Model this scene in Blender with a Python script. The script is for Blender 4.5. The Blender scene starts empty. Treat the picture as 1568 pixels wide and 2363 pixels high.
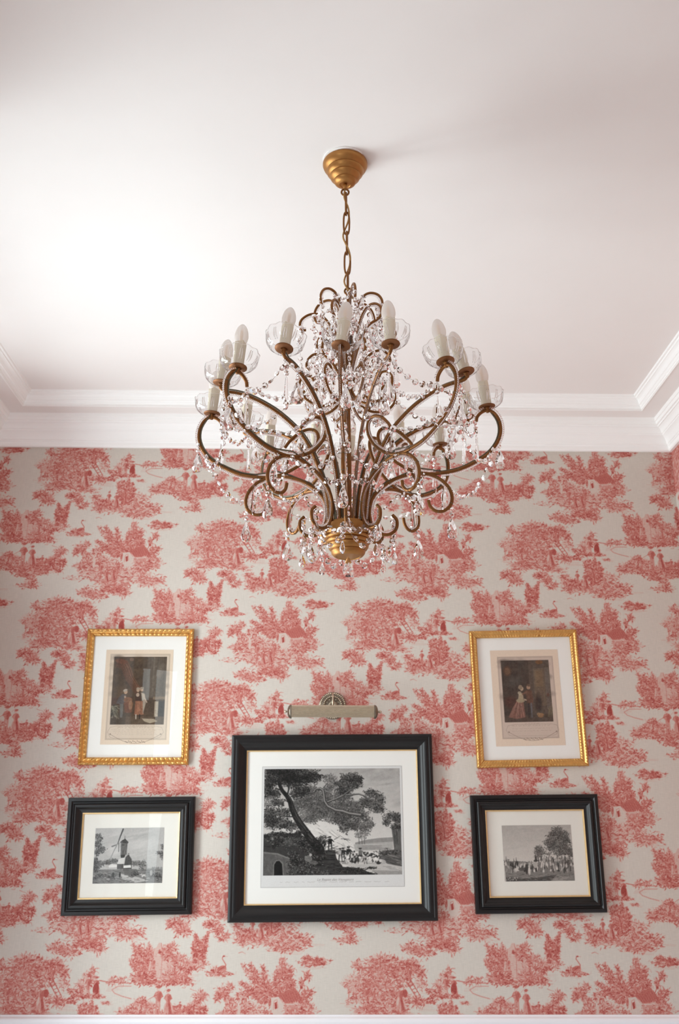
import bpy, math, random
import numpy as np
from mathutils import Matrix, Vector

# ------------------------------------------------------------------ camera, world, lights, exposure
scene = bpy.context.scene
COL = scene.collection
random.seed(7)

def rotcam(p, y, r):
    cp, sp = math.cos(p), math.sin(p)
    Rz = Matrix.Rotation(y, 3, 'Z')
    fwd, up, right = Rz @ Vector((0, cp, sp)), Rz @ Vector((0, -sp, cp)), Rz @ Vector((1, 0, 0))
    c, s = math.cos(r), math.sin(r)
    return right * c + up * s, up * c - right * s, fwd

cam_d = bpy.data.cameras.new('camera')
cam = bpy.data.objects.new('camera', cam_d)
COL.objects.link(cam)
rt, up, fw = rotcam(math.radians(17.76931615), math.radians(-0.80948393), math.radians(0.13709641))
m = Matrix((rt, up, -fw)).transposed().to_4x4()
m.translation = Vector((0, -4.3, 1.57))
cam.matrix_world = m
cam_d.sensor_fit = 'VERTICAL'
cam_d.sensor_height = 36.0
cam_d.lens = 35.0
cam_d.clip_start = 0.05
cam_d.dof.use_dof = True
cam_d.dof.focus_distance = 2.3
cam_d.dof.aperture_fstop = 9.0
scene.camera = cam

scene.view_settings.view_transform = 'Standard'
scene.view_settings.look = 'None'
scene.view_settings.gamma = 1.0
scene.view_settings.use_curve_mapping = False
scene.view_settings.exposure = -0.50
cy = scene.cycles
cy.max_bounces = 18
cy.diffuse_bounces = 10
cy.glossy_bounces = 6
cy.transmission_bounces = 12
cy.transparent_max_bounces = 16
cy.sample_clamp_indirect = 4.0
cy.use_denoising = True

world = bpy.data.worlds.new('world')
scene.world = world
world.use_nodes = True
world.node_tree.nodes['Background'].inputs[0].default_value = (0.85, 0.92, 1.0, 1)
world.node_tree.nodes['Background'].inputs[1].default_value = 1.2

def area(name, loc, target, sx, sy, power, color):
    d = bpy.data.lights.new(name, 'AREA')
    d.shape = 'RECTANGLE'
    d.size, d.size_y = sx, sy
    d.energy = power
    d.color = color
    o = bpy.data.objects.new(name, d)
    COL.objects.link(o)
    o.location = loc
    o.rotation_euler = (Vector(target) - Vector(loc)).to_track_quat('-Z', 'Y').to_euler()
    return o

# daylight through the two windows of the left wall, and light bounced up from the sunlit ground outside them
area('window_daylight', (-2.15, -1.20, 1.95), (0.3, -0.7, 1.0), 1.2, 1.9, 104, (0.86, 0.975, 1.0))
area('window_ground_bounce', (-1.95, -0.95, 0.9), (-0.85, -1.25, 3.3), 1.1, 0.8, 72, (0.86, 0.975, 1.0))
area('window_daylight_near', (-2.00, -4.85, 2.0), (0.5, -1.2, 1.4), 1.3, 2.0, 70, (0.85, 0.975, 1.0))

# ------------------------------------------------------------------ material helpers
def new_mat(name):
    mt = bpy.data.materials.new(name)
    mt.use_nodes = True
    nt = mt.node_tree
    nt.nodes.clear()
    out = nt.nodes.new('ShaderNodeOutputMaterial')
    return mt, nt, out

def srgb(r, g, b):
    f = lambda c: (c / 255 / 12.92) if c / 255 <= 0.04045 else ((c / 255 + 0.055) / 1.055) ** 2.4
    return (f(r), f(g), f(b), 1)

def principled(name, col, rough=0.5, metal=0.0, noise=0.0, nscale=40.0, bump=0.0, spec=0.5):
    mt, nt, out = new_mat(name)
    b = nt.nodes.new('ShaderNodeBsdfPrincipled')
    b.inputs['Roughness'].default_value = rough
    b.inputs['Metallic'].default_value = metal
    b.inputs['Specular IOR Level'].default_value = spec
    nt.links.new(b.outputs[0], out.inputs[0])
    tc = nt.nodes.new('ShaderNodeTexCoord')
    nz = nt.nodes.new('ShaderNodeTexNoise')
    nz.inputs['Scale'].default_value = nscale
    nz.inputs['Detail'].default_value = 4
    nt.links.new(tc.outputs['Object'], nz.inputs['Vector'])
    mx = nt.nodes.new('ShaderNodeMix')
    mx.data_type = 'RGBA'
    mx.inputs['A'].default_value = tuple(c * (1 - noise) for c in col[:3]) + (1,)
    mx.inputs['B'].default_value = tuple(min(1, c * (1 + noise)) for c in col[:3]) + (1,)
    nt.links.new(nz.outputs['Fac'], mx.inputs['Factor'])
    nt.links.new(mx.outputs['Result'], b.inputs['Base Color'])
    if bump:
        bp = nt.nodes.new('ShaderNodeBump')
        bp.inputs['Strength'].default_value = bump
        bp.inputs['Distance'].default_value = 0.002
        nt.links.new(nz.outputs['Fac'], bp.inputs['Height'])
        nt.links.new(bp.outputs[0], b.inputs['Normal'])
    return mt

M = {}
M['ceiling'] = principled('ceiling_paint', srgb(240, 236, 233), 0.8, noise=0.015, nscale=6)
M['plaster'] = principled('moulding_paint', srgb(250, 249, 247), 0.55, noise=0.01, nscale=12)
M['rail'] = principled('rail_paint', srgb(240, 239, 242), 0.35, noise=0.01, nscale=12)
M['wainscot'] = principled('wainscot_paint', srgb(214, 214, 222), 0.5, noise=0.02, nscale=12)
M['wood'] = principled('pale_stone_floor', srgb(226, 226, 224), 0.5, noise=0.05, nscale=7)
M['bronze'] = principled('antique_bronze', srgb(136, 90, 48), 0.40, 0.75, noise=0.22, nscale=60, bump=0.08)
M['gold_cup'] = principled('brushed_gold', srgb(172, 122, 68), 0.42, 0.8, noise=0.12, nscale=90, bump=0.05)
M['wire'] = principled('silver_wire', srgb(170, 165, 160), 0.3, 0.9, noise=0.1)
M['cable'] = principled('olive_cable', srgb(112, 104, 82), 0.45, noise=0.1)
M['gold_cord'] = principled('gold_cord', srgb(176, 134, 78), 0.5, 0.2, noise=0.15, nscale=300)
M['wax'] = principled('ivory_sleeve', srgb(236, 226, 204), 0.5, noise=0.04, nscale=80)
M['plate'] = principled('copper_plate', srgb(138, 90, 54), 0.45, 0.6, noise=0.15, nscale=120)
M['black'] = principled('black_lacquer', srgb(15, 12, 12), 0.36, noise=0.25, nscale=25, spec=0.45)
M['gilt'] = principled('gold_leaf', srgb(212, 163, 96), 0.36, 0.8, noise=0.28, nscale=45, bump=0.15)
M['slip'] = principled('gilt_slip', srgb(226, 192, 138), 0.36, 0.75, noise=0.15, nscale=60)
M['mat_white'] = principled('white_mat_board', srgb(240, 238, 234), 0.85, noise=0.01, nscale=200)
M['mat_cream'] = principled('cream_mat_board', srgb(232, 228, 220), 0.85, noise=0.01, nscale=200)
M['paper_back'] = principled('brown_backing_paper', srgb(150, 120, 90), 0.9, noise=0.05)
M['brass'] = principled('aged_brass', srgb(204, 192, 170), 0.24, 0.9, noise=0.15, nscale=90)
M['brass_dark'] = principled('dark_brass', srgb(132, 122, 108), 0.3, 0.9, noise=0.3, nscale=90)
M['bulbcore'] = principled('led_filament', srgb(250, 212, 172), 0.6, noise=0.05)
M['text'] = principled('engraved_ink', srgb(158, 154, 151), 0.9, noise=0.05)

def crystal_mat():
    mt, nt, out = new_mat('cut_crystal')
    g = nt.nodes.new('ShaderNodeBsdfGlass')
    g.inputs['IOR'].default_value = 1.47
    g.inputs['Color'].default_value = (1.0, 0.99, 0.99, 1)
    g.inputs['Roughness'].default_value = 0.0
    nt.links.new(g.outputs[0], out.inputs[0])
    return mt
M['crystal'] = crystal_mat()

def thin_glass(name, tint, ior=1.5, edge=0.0):
    """A thin pane or blown shell: light passes straight on, the surface mirrors by Fresnel, and the glass darkens a little where seen edge on."""
    mt, nt, out = new_mat(name)
    tr = nt.nodes.new('ShaderNodeBsdfTransparent')
    gl = nt.nodes.new('ShaderNodeBsdfGlossy')
    gl.inputs['Roughness'].default_value = 0.0
    fr = nt.nodes.new('ShaderNodeFresnel')
    fr.inputs['IOR'].default_value = ior
    mx = nt.nodes.new('ShaderNodeMixShader')
    ge = nt.nodes.new('ShaderNodeNewGeometry')
    iv = nt.nodes.new('ShaderNodeMath'); iv.operation = 'SUBTRACT'; iv.inputs[0].default_value = 1.0
    mu = nt.nodes.new('ShaderNodeMath'); mu.operation = 'MULTIPLY'
    nt.links.new(ge.outputs['Backfacing'], iv.inputs[1])
    nt.links.new(iv.outputs[0], mu.inputs[0]); nt.links.new(fr.outputs[0], mu.inputs[1])
    nt.links.new(mu.outputs[0], mx.inputs[0])      # only the entering face mirrors
    nt.links.new(tr.outputs[0], mx.inputs[1])
    nt.links.new(gl.outputs[0], mx.inputs[2])
    tr.inputs[0].default_value = tint
    if edge:
        lw = nt.nodes.new('ShaderNodeLayerWeight')
        lw.inputs['Blend'].default_value = 0.35
        rp = nt.nodes.new('ShaderNodeValToRGB')
        rp.color_ramp.elements[0].position = 0.55
        rp.color_ramp.elements[0].color = tint
        rp.color_ramp.elements[1].position = 1.0
        rp.color_ramp.elements[1].color = tuple(c * (1 - edge) for c in tint[:3]) + (1,)
        nt.links.new(lw.outputs['Facing'], rp.inputs[0])
        nt.links.new(rp.outputs[0], tr.inputs[0])
    nt.links.new(mx.outputs[0], out.inputs[0])
    return mt
M['pane'] = thin_glass('picture_glass', (0.985, 0.985, 0.98, 1), 1.32)
M['cup'] = thin_glass('bobeche_glass', (0.98, 0.98, 0.98, 1), 1.5, 0.30)

def bulb_mat():
    mt, nt, out = new_mat('frosted_bulb_glass')
    d = nt.nodes.new('ShaderNodeBsdfDiffuse')
    d.inputs[0].default_value = srgb(250, 249, 247)
    t = nt.nodes.new('ShaderNodeBsdfTranslucent')
    t.inputs[0].default_value = srgb(252, 248, 244)
    r = nt.nodes.new('ShaderNodeBsdfRefraction')
    r.inputs['Roughness'].default_value = 0.35
    r.inputs['IOR'].default_value = 1.03
    g = nt.nodes.new('ShaderNodeBsdfGlossy')
    g.inputs['Roughness'].default_value = 0.35
    m1 = nt.nodes.new('ShaderNodeMixShader'); m1.inputs[0].default_value = 0.6
    m2 = nt.nodes.new('ShaderNodeMixShader'); m2.inputs[0].default_value = 0.27
    m3 = nt.nodes.new('ShaderNodeMixShader'); m3.inputs[0].default_value = 0.04
    nt.links.new(d.outputs[0], m1.inputs[1]); nt.links.new(t.outputs[0], m1.inputs[2])
    nt.links.new(m1.outputs[0], m2.inputs[1]); nt.links.new(r.outputs[0], m2.inputs[2])
    nt.links.new(m2.outputs[0], m3.inputs[1]); nt.links.new(g.outputs[0], m3.inputs[2])
    nt.links.new(m3.outputs[0], out.inputs[0])
    return mt
M['bulb'] = bulb_mat()

def toile_mat():
    mt, nt, out = new_mat('toile_wallpaper')
    b = nt.nodes.new('ShaderNodeBsdfPrincipled')
    b.inputs['Roughness'].default_value = 0.85
    b.inputs['Specular IOR Level'].default_value = 0.2
    at = nt.nodes.new('ShaderNodeAttribute'); at.attribute_name = 'ink'
    tc = nt.nodes.new('ShaderNodeTexCoord')
    # engraved grain inside the inked areas
    n1 = nt.nodes.new('ShaderNodeTexNoise'); n1.inputs['Scale'].default_value = 210; n1.inputs['Detail'].default_value = 2
    nt.links.new(tc.outputs['Object'], n1.inputs['Vector'])
    a1 = nt.nodes.new('ShaderNodeMath'); a1.operation = 'MULTIPLY_ADD'
    a1.inputs[1].default_value = 0.55; a1.inputs[2].default_value = 0.76
    nt.links.new(n1.outputs['Fac'], a1.inputs[0])
    mu = nt.nodes.new('ShaderNodeMath'); mu.operation = 'MULTIPLY'; mu.use_clamp = True
    nt.links.new(at.outputs['Fac'], mu.inputs[0]); nt.links.new(a1.outputs[0], mu.inputs[1])
    rp = nt.nodes.new('ShaderNodeValToRGB')
    e = rp.color_ramp.elements
    e[0].position = 0.0; e[0].color = srgb(205, 197, 187)
    e[1].position = 1.0; e[1].color = srgb(136, 44, 42)
    x = e.new(0.25); x.color = srgb(205, 172, 161)
    x = e.new(0.5); x.color = srgb(194, 124, 114)
    x = e.new(0.75); x.color = srgb(168, 82, 75)
    nt.links.new(mu.outputs[0], rp.inputs[0])
    # slubby linen weave, long vertical threads
    mp = nt.nodes.new('ShaderNodeMapping'); mp.inputs['Scale'].default_value = (420, 420, 26)
    nt.links.new(tc.outputs['Object'], mp.inputs[0])
    n2 = nt.nodes.new('ShaderNodeTexNoise'); n2.inputs['Scale'].default_value = 1.0; n2.inputs['Detail'].default_value = 3
    nt.links.new(mp.outputs[0], n2.inputs['Vector'])
    mp3 = nt.nodes.new('ShaderNodeMapping'); mp3.inputs['Scale'].default_value = (40, 40, 520)
    nt.links.new(tc.outputs['Object'], mp3.inputs[0])
    n3 = nt.nodes.new('ShaderNodeTexNoise'); n3.inputs['Scale'].default_value = 1.0; n3.inputs['Detail'].default_value = 2
    nt.links.new(mp3.outputs[0], n3.inputs['Vector'])
    ad = nt.nodes.new('ShaderNodeMath'); ad.operation = 'ADD'
    nt.links.new(n2.outputs['Fac'], ad.inputs[0]); nt.links.new(n3.outputs['Fac'], ad.inputs[1])
    w = nt.nodes.new('ShaderNodeMath'); w.operation = 'MULTIPLY_ADD'
    w.inputs[1].default_value = 0.22; w.inputs[2].default_value = 0.78
    nt.links.new(ad.outputs[0], w.inputs[0])
    mx = nt.nodes.new('ShaderNodeMix'); mx.data_type = 'RGBA'; mx.blend_type = 'MULTIPLY'
    mx.inputs['Factor'].default_value = 1.0
    nt.links.new(rp.outputs[0], mx.inputs['A']); nt.links.new(w.outputs[0], mx.inputs['B'])
    nt.links.new(mx.outputs['Result'], b.inputs['Base Color'])
    nt.links.new(b.outputs[0], out.inputs[0])
    return mt
M['toile'] = toile_mat()

def print_mat():
    mt, nt, out = new_mat('printed_paper')
    b = nt.nodes.new('ShaderNodeBsdfPrincipled')
    b.inputs['Roughness'].default_value = 0.85
    b.inputs['Specular IOR Level'].default_value = 0.2
    at = nt.nodes.new('ShaderNodeAttribute'); at.attribute_name = 'tint'
    tc = nt.nodes.new('ShaderNodeTexCoord')
    n1 = nt.nodes.new('ShaderNodeTexNoise'); n1.inputs['Scale'].default_value = 420; n1.inputs['Detail'].default_value = 2
    nt.links.new(tc.outputs['Object'], n1.inputs['Vector'])
    w = nt.nodes.new('ShaderNodeMath'); w.operation = 'MULTIPLY_ADD'
    w.inputs[1].default_value = 0.24; w.inputs[2].default_value = 0.88
    nt.links.new(n1.outputs['Fac'], w.inputs[0])
    mx = nt.nodes.new('ShaderNodeMix'); mx.data_type = 'RGBA'; mx.blend_type = 'MULTIPLY'
    mx.inputs['Factor'].default_value = 1.0
    nt.links.new(at.outputs['Color'], mx.inputs['A']); nt.links.new(w.outputs[0], mx.inputs['B'])
    nt.links.new(mx.outputs['Result'], b.inputs['Base Color'])
    nt.links.new(b.outputs[0], out.inputs[0])
    return mt
M['print'] = print_mat()

# ------------------------------------------------------------------ mesh helpers
class MB:
    def __init__(s): s.v = []; s.f = []
    def add(s, v, f):
        o = len(s.v)
        s.v += [tuple(p) for p in v]
        s.f += [tuple(i + o for i in q) for q in f]
        return s
    def box(s, c, d):
        x, y, z = c; a, b, e = d[0] / 2, d[1] / 2, d[2] / 2
        v = [(x + i * a, y + j * b, z + k * e) for i in (-1, 1) for j in (-1, 1) for k in (-1, 1)]
        return s.add(v, [(0, 1, 3, 2), (4, 6, 7, 5), (0, 4, 5, 1), (2, 3, 7, 6), (0, 2, 6, 4), (1, 5, 7, 3)])
    def lathe(s, prof, n=32, c=(0, 0, 0), fn=None, closed=False):
        v, f = [], []
        m = len(prof)
        for i in range(n):
            a = 2 * math.pi * i / n
            for k, (r, z) in enumerate(prof):
                rr, zz = fn(r, z, a, k) if fn else (r, z)
                v.append((c[0] + rr * math.cos(a), c[1] + rr * math.sin(a), c[2] + zz))
        for i in range(n):
            j = (i + 1) % n
            for k in range(m if closed else m - 1):
                l = (k + 1) % m
                f.append((i * m + k, j * m + k, j * m + l, i * m + l))
        return s.add(v, f)
    def tube(s, pts, r, n=8, caps=True):
        pts = [Vector(p) for p in pts]
        rs = r if isinstance(r, (list, tuple)) else [r] * len(pts)
        t0 = (pts[1] - pts[0]).normalized()
        nrm = t0.orthogonal().normalized()
        v, f = [], []
        for i, p in enumerate(pts):
            t = (pts[min(i + 1, len(pts) - 1)] - pts[max(i - 1, 0)]).normalized()
            nrm = (nrm - t * nrm.dot(t)).normalized()
            b = t.cross(nrm)
            for k in range(n):
                a = 2 * math.pi * k / n
                v.append(p + (nrm * math.cos(a) + b * math.sin(a)) * rs[i])
        for i in range(len(pts) - 1):
            for k in range(n):
                l = (k + 1) % n
                f.append((i * n + k, i * n + l, (i + 1) * n + l, (i + 1) * n + k))
        if caps:
            f.append(tuple(range(n - 1, -1, -1)))
            f.append(tuple((len(pts) - 1) * n + k for k in range(n)))
        return s.add(v, f)
    def ball(s, c, r, seg=8, ring=5):
        prof = [(max(1e-5, r * math.sin(math.pi * k / ring)), -r * math.cos(math.pi * k / ring)) for k in range(ring + 1)]
        return s.lathe(prof, seg, c)
    def mesh(s, name, mat, smooth=True):
        me = bpy.data.meshes.new(name)
        me.from_pydata(s.v, [], s.f)
        me.materials.append(mat)
        if smooth:
            me.polygons.foreach_set('use_smooth', [True] * len(me.polygons))
        me.update()
        return me

def link(name, data, parent=None, loc=(0, 0, 0), rot=(0, 0, 0)):
    o = bpy.data.objects.new(name, data)
    COL.objects.link(o)
    o.location = loc
    o.rotation_euler = rot
    if parent: o.parent = parent
    return o

def thing(name, label, cat, loc, rot=(0, 0, 0), group=None):
    o = link(name, None, None, loc, rot)
    o['label'] = label; o['category'] = cat
    if group: o['group'] = group
    return o

def struct(o):
    o['kind'] = 'structure'
    return o

def autosmooth(me, ang=35):
    try:
        me.set_sharp_from_angle(angle=math.radians(ang))
    except Exception:
        pass
    return me

def crv(pts, n=8):
    """Catmull-Rom through 2-D or 3-D points."""
    P = [np.array(p, float) for p in pts]
    P = [2 * P[0] - P[1]] + P + [2 * P[-1] - P[-2]]
    out = []
    for i in range(1, len(P) - 2):
        for k in range(n):
            t = k / n
            a, b, c, d = P[i - 1], P[i], P[i + 1], P[i + 2]
            out.append(0.5 * (2 * b + (c - a) * t + (2 * a - 5 * b + 4 * c - d) * t * t + (3 * b - a - 3 * c + d) * t ** 3))
    out.append(P[-2])
    return out

def arcsample(pts, step=None, count=None):
    P = np.array([list(p) for p in pts], float)
    d = np.r_[0, np.cumsum(np.linalg.norm(np.diff(P, axis=0), axis=1))]
    n = count if count else max(2, int(d[-1] / step))
    t = np.linspace(0, d[-1], n)
    return np.stack([np.interp(t, d, P[:, i]) for i in range(P.shape[1])], 1)

# ------------------------------------------------------------------ painter for printed surfaces (ink per vertex)
class Cv:
    def __init__(s, w, h, val, wrap=False):
        val = np.atleast_1d(np.array(val, np.float32))
        s.a = np.ones((h, w, len(val)), np.float32) * val
        s.w, s.h, s.wrap = w, h, wrap
        s.ox = s.oy = 0.0; s.sx = s.sy = 1.0; s.px = s.py = 0.0
        s.rng = random.Random(1)
    def T(s, x, y): return (x - s.ox) * s.sx + s.px, (y - s.oy) * s.sy + s.py
    def put(s, x0, x1, y0, y1, fn, val, al):
        xs, ys = np.arange(x0, x1 + 1), np.arange(y0, y1 + 1)
        if not s.wrap:
            xs = xs[(xs >= 0) & (xs < s.w)]; ys = ys[(ys >= 0) & (ys < s.h)]
        if len(xs) == 0 or len(ys) == 0: return
        mk = fn(xs[None, :].astype(np.float32), ys[:, None].astype(np.float32)) * al
        mk = mk[:, :, None]
        if s.wrap: ix = np.ix_(ys % s.h, xs % s.w)
        else: ix = (slice(ys[0], ys[-1] + 1), slice(xs[0], xs[-1] + 1))
        s.a[ix] = s.a[ix] * (1 - mk) + np.atleast_1d(np.array(val, np.float32)) * mk
    def dab(s, x, y, rx, ry, ang, val, al=1.0, soft=0.0):
        x, y = s.T(x, y); rx *= s.sx; ry *= s.sx
        R = max(rx, ry) + 1.5
        c, sn = math.cos(ang), math.sin(ang)
        mn = max(0.6, min(rx, ry))
        k = mn if not soft else mn * (1 - soft)
        def fn(X, Y):
            u, v = (X - x) * c + (Y - y) * sn, -(X - x) * sn + (Y - y) * c
            d = np.sqrt((u / max(rx, .5)) ** 2 + (v / max(ry, .5)) ** 2)
            if soft: return np.clip((1 - d) / soft, 0, 1)
            return np.clip((1 - d) * mn + 0.5, 0, 1)
        s.put(int(x - R), int(x + R) + 1, int(y - R), int(y + R) + 1, fn, val, al)
    def stroke(s, pts, w0, w1, val, al=1.0):
        P = [s.T(*p) for p in pts]
        w0 *= s.sx; w1 *= s.sx
        xs, ys = [p[0] for p in P], [p[1] for p in P]
        R = max(w0, w1) / 2 + 1
        n = len(P) - 1
        def fn(X, Y):
            mk = 0
            for i in range(n):
                (ax, ay), (bx, by) = P[i], P[i + 1]
                dx, dy = bx - ax, by - ay
                t = np.clip(((X - ax) * dx + (Y - ay) * dy) / (dx * dx + dy * dy + 1e-9), 0, 1)
                d = np.hypot(X - ax - t * dx, Y - ay - t * dy)
                hw = (w0 + (w1 - w0) * (i + t) / n) / 2
                mk = np.maximum(mk, np.clip(hw - d + 0.5, 0, 1) * np.minimum(1, hw * 2 + .1))
            return mk
        s.put(int(min(xs) - R), int(max(xs) + R) + 1, int(min(ys) - R), int(max(ys) + R) + 1, fn, val, al)
    def poly(s, pts, val, al=1.0):
        P = [s.T(*p) for p in pts]
        xs, ys = [p[0] for p in P], [p[1] for p in P]
        def fn(X, Y):
            acc = 0
            for ox in (-.25, .25):
                for oy in (-.25, .25):
                    ins = np.zeros(np.broadcast(X, Y).shape, bool)
                    for i in range(len(P)):
                        (ax, ay), (bx, by) = P[i], P[(i + 1) % len(P)]
                        if ay == by: continue
                        cond = ((ay > Y + oy) != (by > Y + oy))
                        ins ^= cond & (X + ox < (bx - ax) * (Y + oy - ay) / (by - ay) + ax)
                    acc = acc + ins * 0.25
            return acc.astype(np.float32)
        s.put(int(min(xs)) - 1, int(max(xs)) + 1, int(min(ys)) - 1, int(max(ys)) + 1, fn, val, al)
    def leaves(s, cx, cy_, rx, ry, tone, dk, lt, L=11, W=3.6, den=1.0, base=.55, up=0.0, con=1.0):
        """A mass of foliage: a loose body, then many leaf dabs that point outwards; dk is the shade tone, lt the lit tone."""
        r = s.rng
        s.dab(cx, cy_, rx * .86, ry * .86, 0, tone, base, .35)
        p1, p2 = r.random() * 6, r.random() * 6
        n = int(den * rx * ry / (L * W) * 2.6) + 6
        for _ in range(n):
            th = r.random() * 6.283; q = math.sqrt(r.random())
            R = 1 + .17 * math.sin(5 * th + p1) + .10 * math.sin(9 * th + p2)
            dx, dy = q * R * math.cos(th), q * R * math.sin(th)
            ang = math.atan2(dy * ry - up * ry * .6 - .15 * ry, dx * rx) + r.gauss(0, .5)
            k = r.random() + .22 * (dx * .5 + dy * .7)
            tv = tone if k < .55 else dk
            if r.random() < .20 - .12 * dy: tv = lt
            tv = np.array(tv) + r.gauss(0, .035) * con
            sc = .7 + .6 * r.random()
            s.dab(cx + dx * rx, cy_ + dy * ry, L * .5 * sc, W * .5 * sc, ang, tv, .85)

# ------------------------------------------------------------------ the toile pattern, one half-drop repeat
TX = 0.0012
TW, TH = 1172, 601
CRX, CRZ = -1.098, 2.840

def paint_toile():
    c = Cv(TW, TH, 0.0, True)
    c.ox, c.oy, c.sx, c.sy = 590, 660, 0.5, 0.525
    def lv(x, y, rx, ry, t=.44, **k):
        k.setdefault('L', 18); k.setdefault('W', 4.6); k.setdefault('base', .72)
        t = t * .92 + .02
        RX, RY = rx * 1.12 + 4, ry * 1.12 + 4
        c.leaves(x, y, RX, RY, t, min(1, t + .30), max(.05, t - .30), con=1, **k)
        R = c.rng
        for _ in range(int(RX * RY / 260) + 1):        # engraved contour lines between the leaves
            a, q = R.random() * 6.283, math.sqrt(R.random()) * .8
            u, w = x + RX * q * math.cos(a), y + RY * q * math.sin(a)
            d = R.uniform(-.9, .5); l = 10 + 12 * R.random()
            c.stroke([(u, w), (u + l * math.cos(d), w + l * math.sin(d)), (u + 1.7 * l * math.cos(d + .5), w + 1.7 * l * math.sin(d + .5))], 3, 2, R.choice([.85, .8, .10]), .75)
    def sk(p, w0=5, w1=3, v=.75, a=.9): c.stroke(p, w0, w1, v * .9, a)
    def fan(x, y, tips, t=.5, w=24):
        for (tx, ty) in tips:
            sk([(x, y), (tx, ty)], 6, 2, .7)
            n = 6
            for i in range(1, n + 1):
                f = i / n
                lv(x + (tx - x) * f, y + (ty - y) * f, w * (1.15 - .75 * f), w * (1.0 - .6 * f), t, L=12, W=4, up=.5)
    def person(x, y, h, skirt=False, lean=0, v=.66, face=1):
        """A small engraved figure: head, hair or hat, coat or bodice, legs or gown, standing in leaves."""
        if skirt:
            c.dab(x + h * .03, y + h * .68, h * .20, h * .32, -.05, .30, 1)
            c.poly([(x - h * .07, y + h * .38), (x + h * .09, y + h * .38), (x + h * .22, y + h * .90), (x + h * .02, y + h * .98), (x - h * .18, y + h * .92)], .30, 1)
            c.poly([(x + h * .02, y + h * .40), (x + h * .09, y + h * .38), (x + h * .22, y + h * .90), (x + h * .08, y + h * .96)], v, .9)
            for q in (-.13, -.07, -.02, .05, .10, .16): sk([(x + h * q * .3, y + h * .42), (x + h * q * .8, y + h * .66), (x + h * q, y + h * .93)], 3, 2.2, .62 if q < .04 else .85)
        else:
            for q in (-.05, .05): sk([(x + h * q, y + h * .42), (x + h * q * 1.2, y + h * .66), (x + h * q * .9, y + h * .93)], h * .085, h * .06, .48)
            sk([(x, y + h * .45), (x + h * .01, y + h * .9)], 2.5, 2, .8)
        c.dab(x, y + h * .27, h * .115, h * .19, .05, .40, 1); c.dab(x + h * .05, y + h * .29, h * .06, h * .17, .05, v, .9)
        sk([(x - h * .02, y + h * .12), (x - h * .03, y + h * .42)], 3, 2, .8)
        for q in (-1, 1): sk([(x + q * h * .08, y + h * .15), (x + q * h * .15, y + h * .28), (x + q * h * .05, y + h * .36)], h * .065, h * .04, .5 if q < 0 else v); sk([(x + q * h * .12, y + h * .17), (x + q * h * .18, y + h * .29)], 2.2, 2, .85)
        c.dab(x, y + h * .02, h * .062, h * .075, 0, .16, 1); c.dab(x + h * .005, y - h * .03, h * .085, h * .055, -.15, v, .95)
        sk([(x - h * .10, y - h * .01), (x + h * .10, y - h * .03)], 3, 2.4, v)
        sk([(x - h * .07, y + h * .03), (x - h * .05, y + h * .09)], 2.4, 2, .75)
        c.leaves(x, y + h * .95, h * .30, h * .09, .48, .75, .25, L=13, W=4.5)
    def lines(x0, x1, y, n=3, v=.45):
        for i in range(n):
            a, b = x0 + c.rng.random() * (x1 - x0) * .4, x1 - c.rng.random() * (x1 - x0) * .4
            sk([(a, y + i * 7), (b, y + i * 7 + 2)], 2.6, 1.6, v, .8)
    def crane():
        lv(572, 664, 92, 13, .5); lv(540, 645, 34, 20, .5, up=1); lines(470, 690, 668, 4)
        c.dab(577, 634, 30, 14, -.4, .50, 1); c.dab(598, 640, 14, 20, .2, .42, 1)
        for i in range(9): sk([(560 + i * 4, 648 - i * 3), (578 + i * 3, 640 - i * 2)], 3, 2, .8)
        sk([(585, 645), (583, 664)], 3, 2.4, .7); sk([(597, 648), (599, 664)], 3, 2.4, .7)
        for i in range(6): sk([(556 + i * 7, 640), (562 + i * 8, 627)], 2.5, 2, .9)
        sk([(603, 634), (607, 614), (594, 596), (582, 580), (585, 568), (594, 563)], 8, 5, .68)
        c.dab(592, 565, 7, 5, .1, .75, 1); sk([(597, 565), (616, 567)], 4, 1.5, .75)
    def farm():
        lv(960, 800, 150, 60, .36); lv(870, 960, 290, 66, .42); lv(800, 900, 120, 60, .38); lv(850, 1030, 120, 40, .42)
        fan(890, 800, [(722, 622), (768, 612), (852, 628), (712, 722), (742, 772)], .46, 34)
        fan(985, 790, [(985, 588), (940, 660), (1035, 640), (930, 720), (1052, 720)], .5, 44)
        lv(985, 690, 52, 90, .46); lv(880, 770, 80, 55, .46)
        sk([(1075, 800), (1105, 745), (1140, 680), (1156, 655)], 7, 3, .75)
        for q in [(1142, 676, 24, 30), (1108, 722, 20, 26), (1150, 775, 42, 26), (1120, 800, 34, 22)]: lv(*q, .52)
        c.poly([(908, 802), (985, 796), (992, 892), (925, 905)], .10, 1)
        c.dab(950, 850, 42, 55, 0, .10, .9)
        c.poly([(932, 832), (948, 824), (952, 862), (936, 868)], .75, 1); sk([(925, 870), (930, 820), (948, 812), (958, 860)], 4, 3, .6)
        c.poly([(955, 792), (1005, 770), (1065, 745), (1125, 828), (1000, 832)], .60, .95)
        for i in range(9): sk([(960 + i * 15, 795 - i * 4), (985 + i * 16, 830)], 2.5, 2, .85)
        c.poly([(1000, 832), (1120, 828), (1130, 890), (1000, 895)], .42, .9)
        sk([(1010, 840), (1118, 838)], 6, 5, .12); lv(1140, 870, 62, 52, .5); lv(1060, 900, 70, 40, .45)
        for q in [(590, 772, 46, 34), (640, 738, 26, 20), (560, 800, 24, 26)]: lv(*q, .48)
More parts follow.
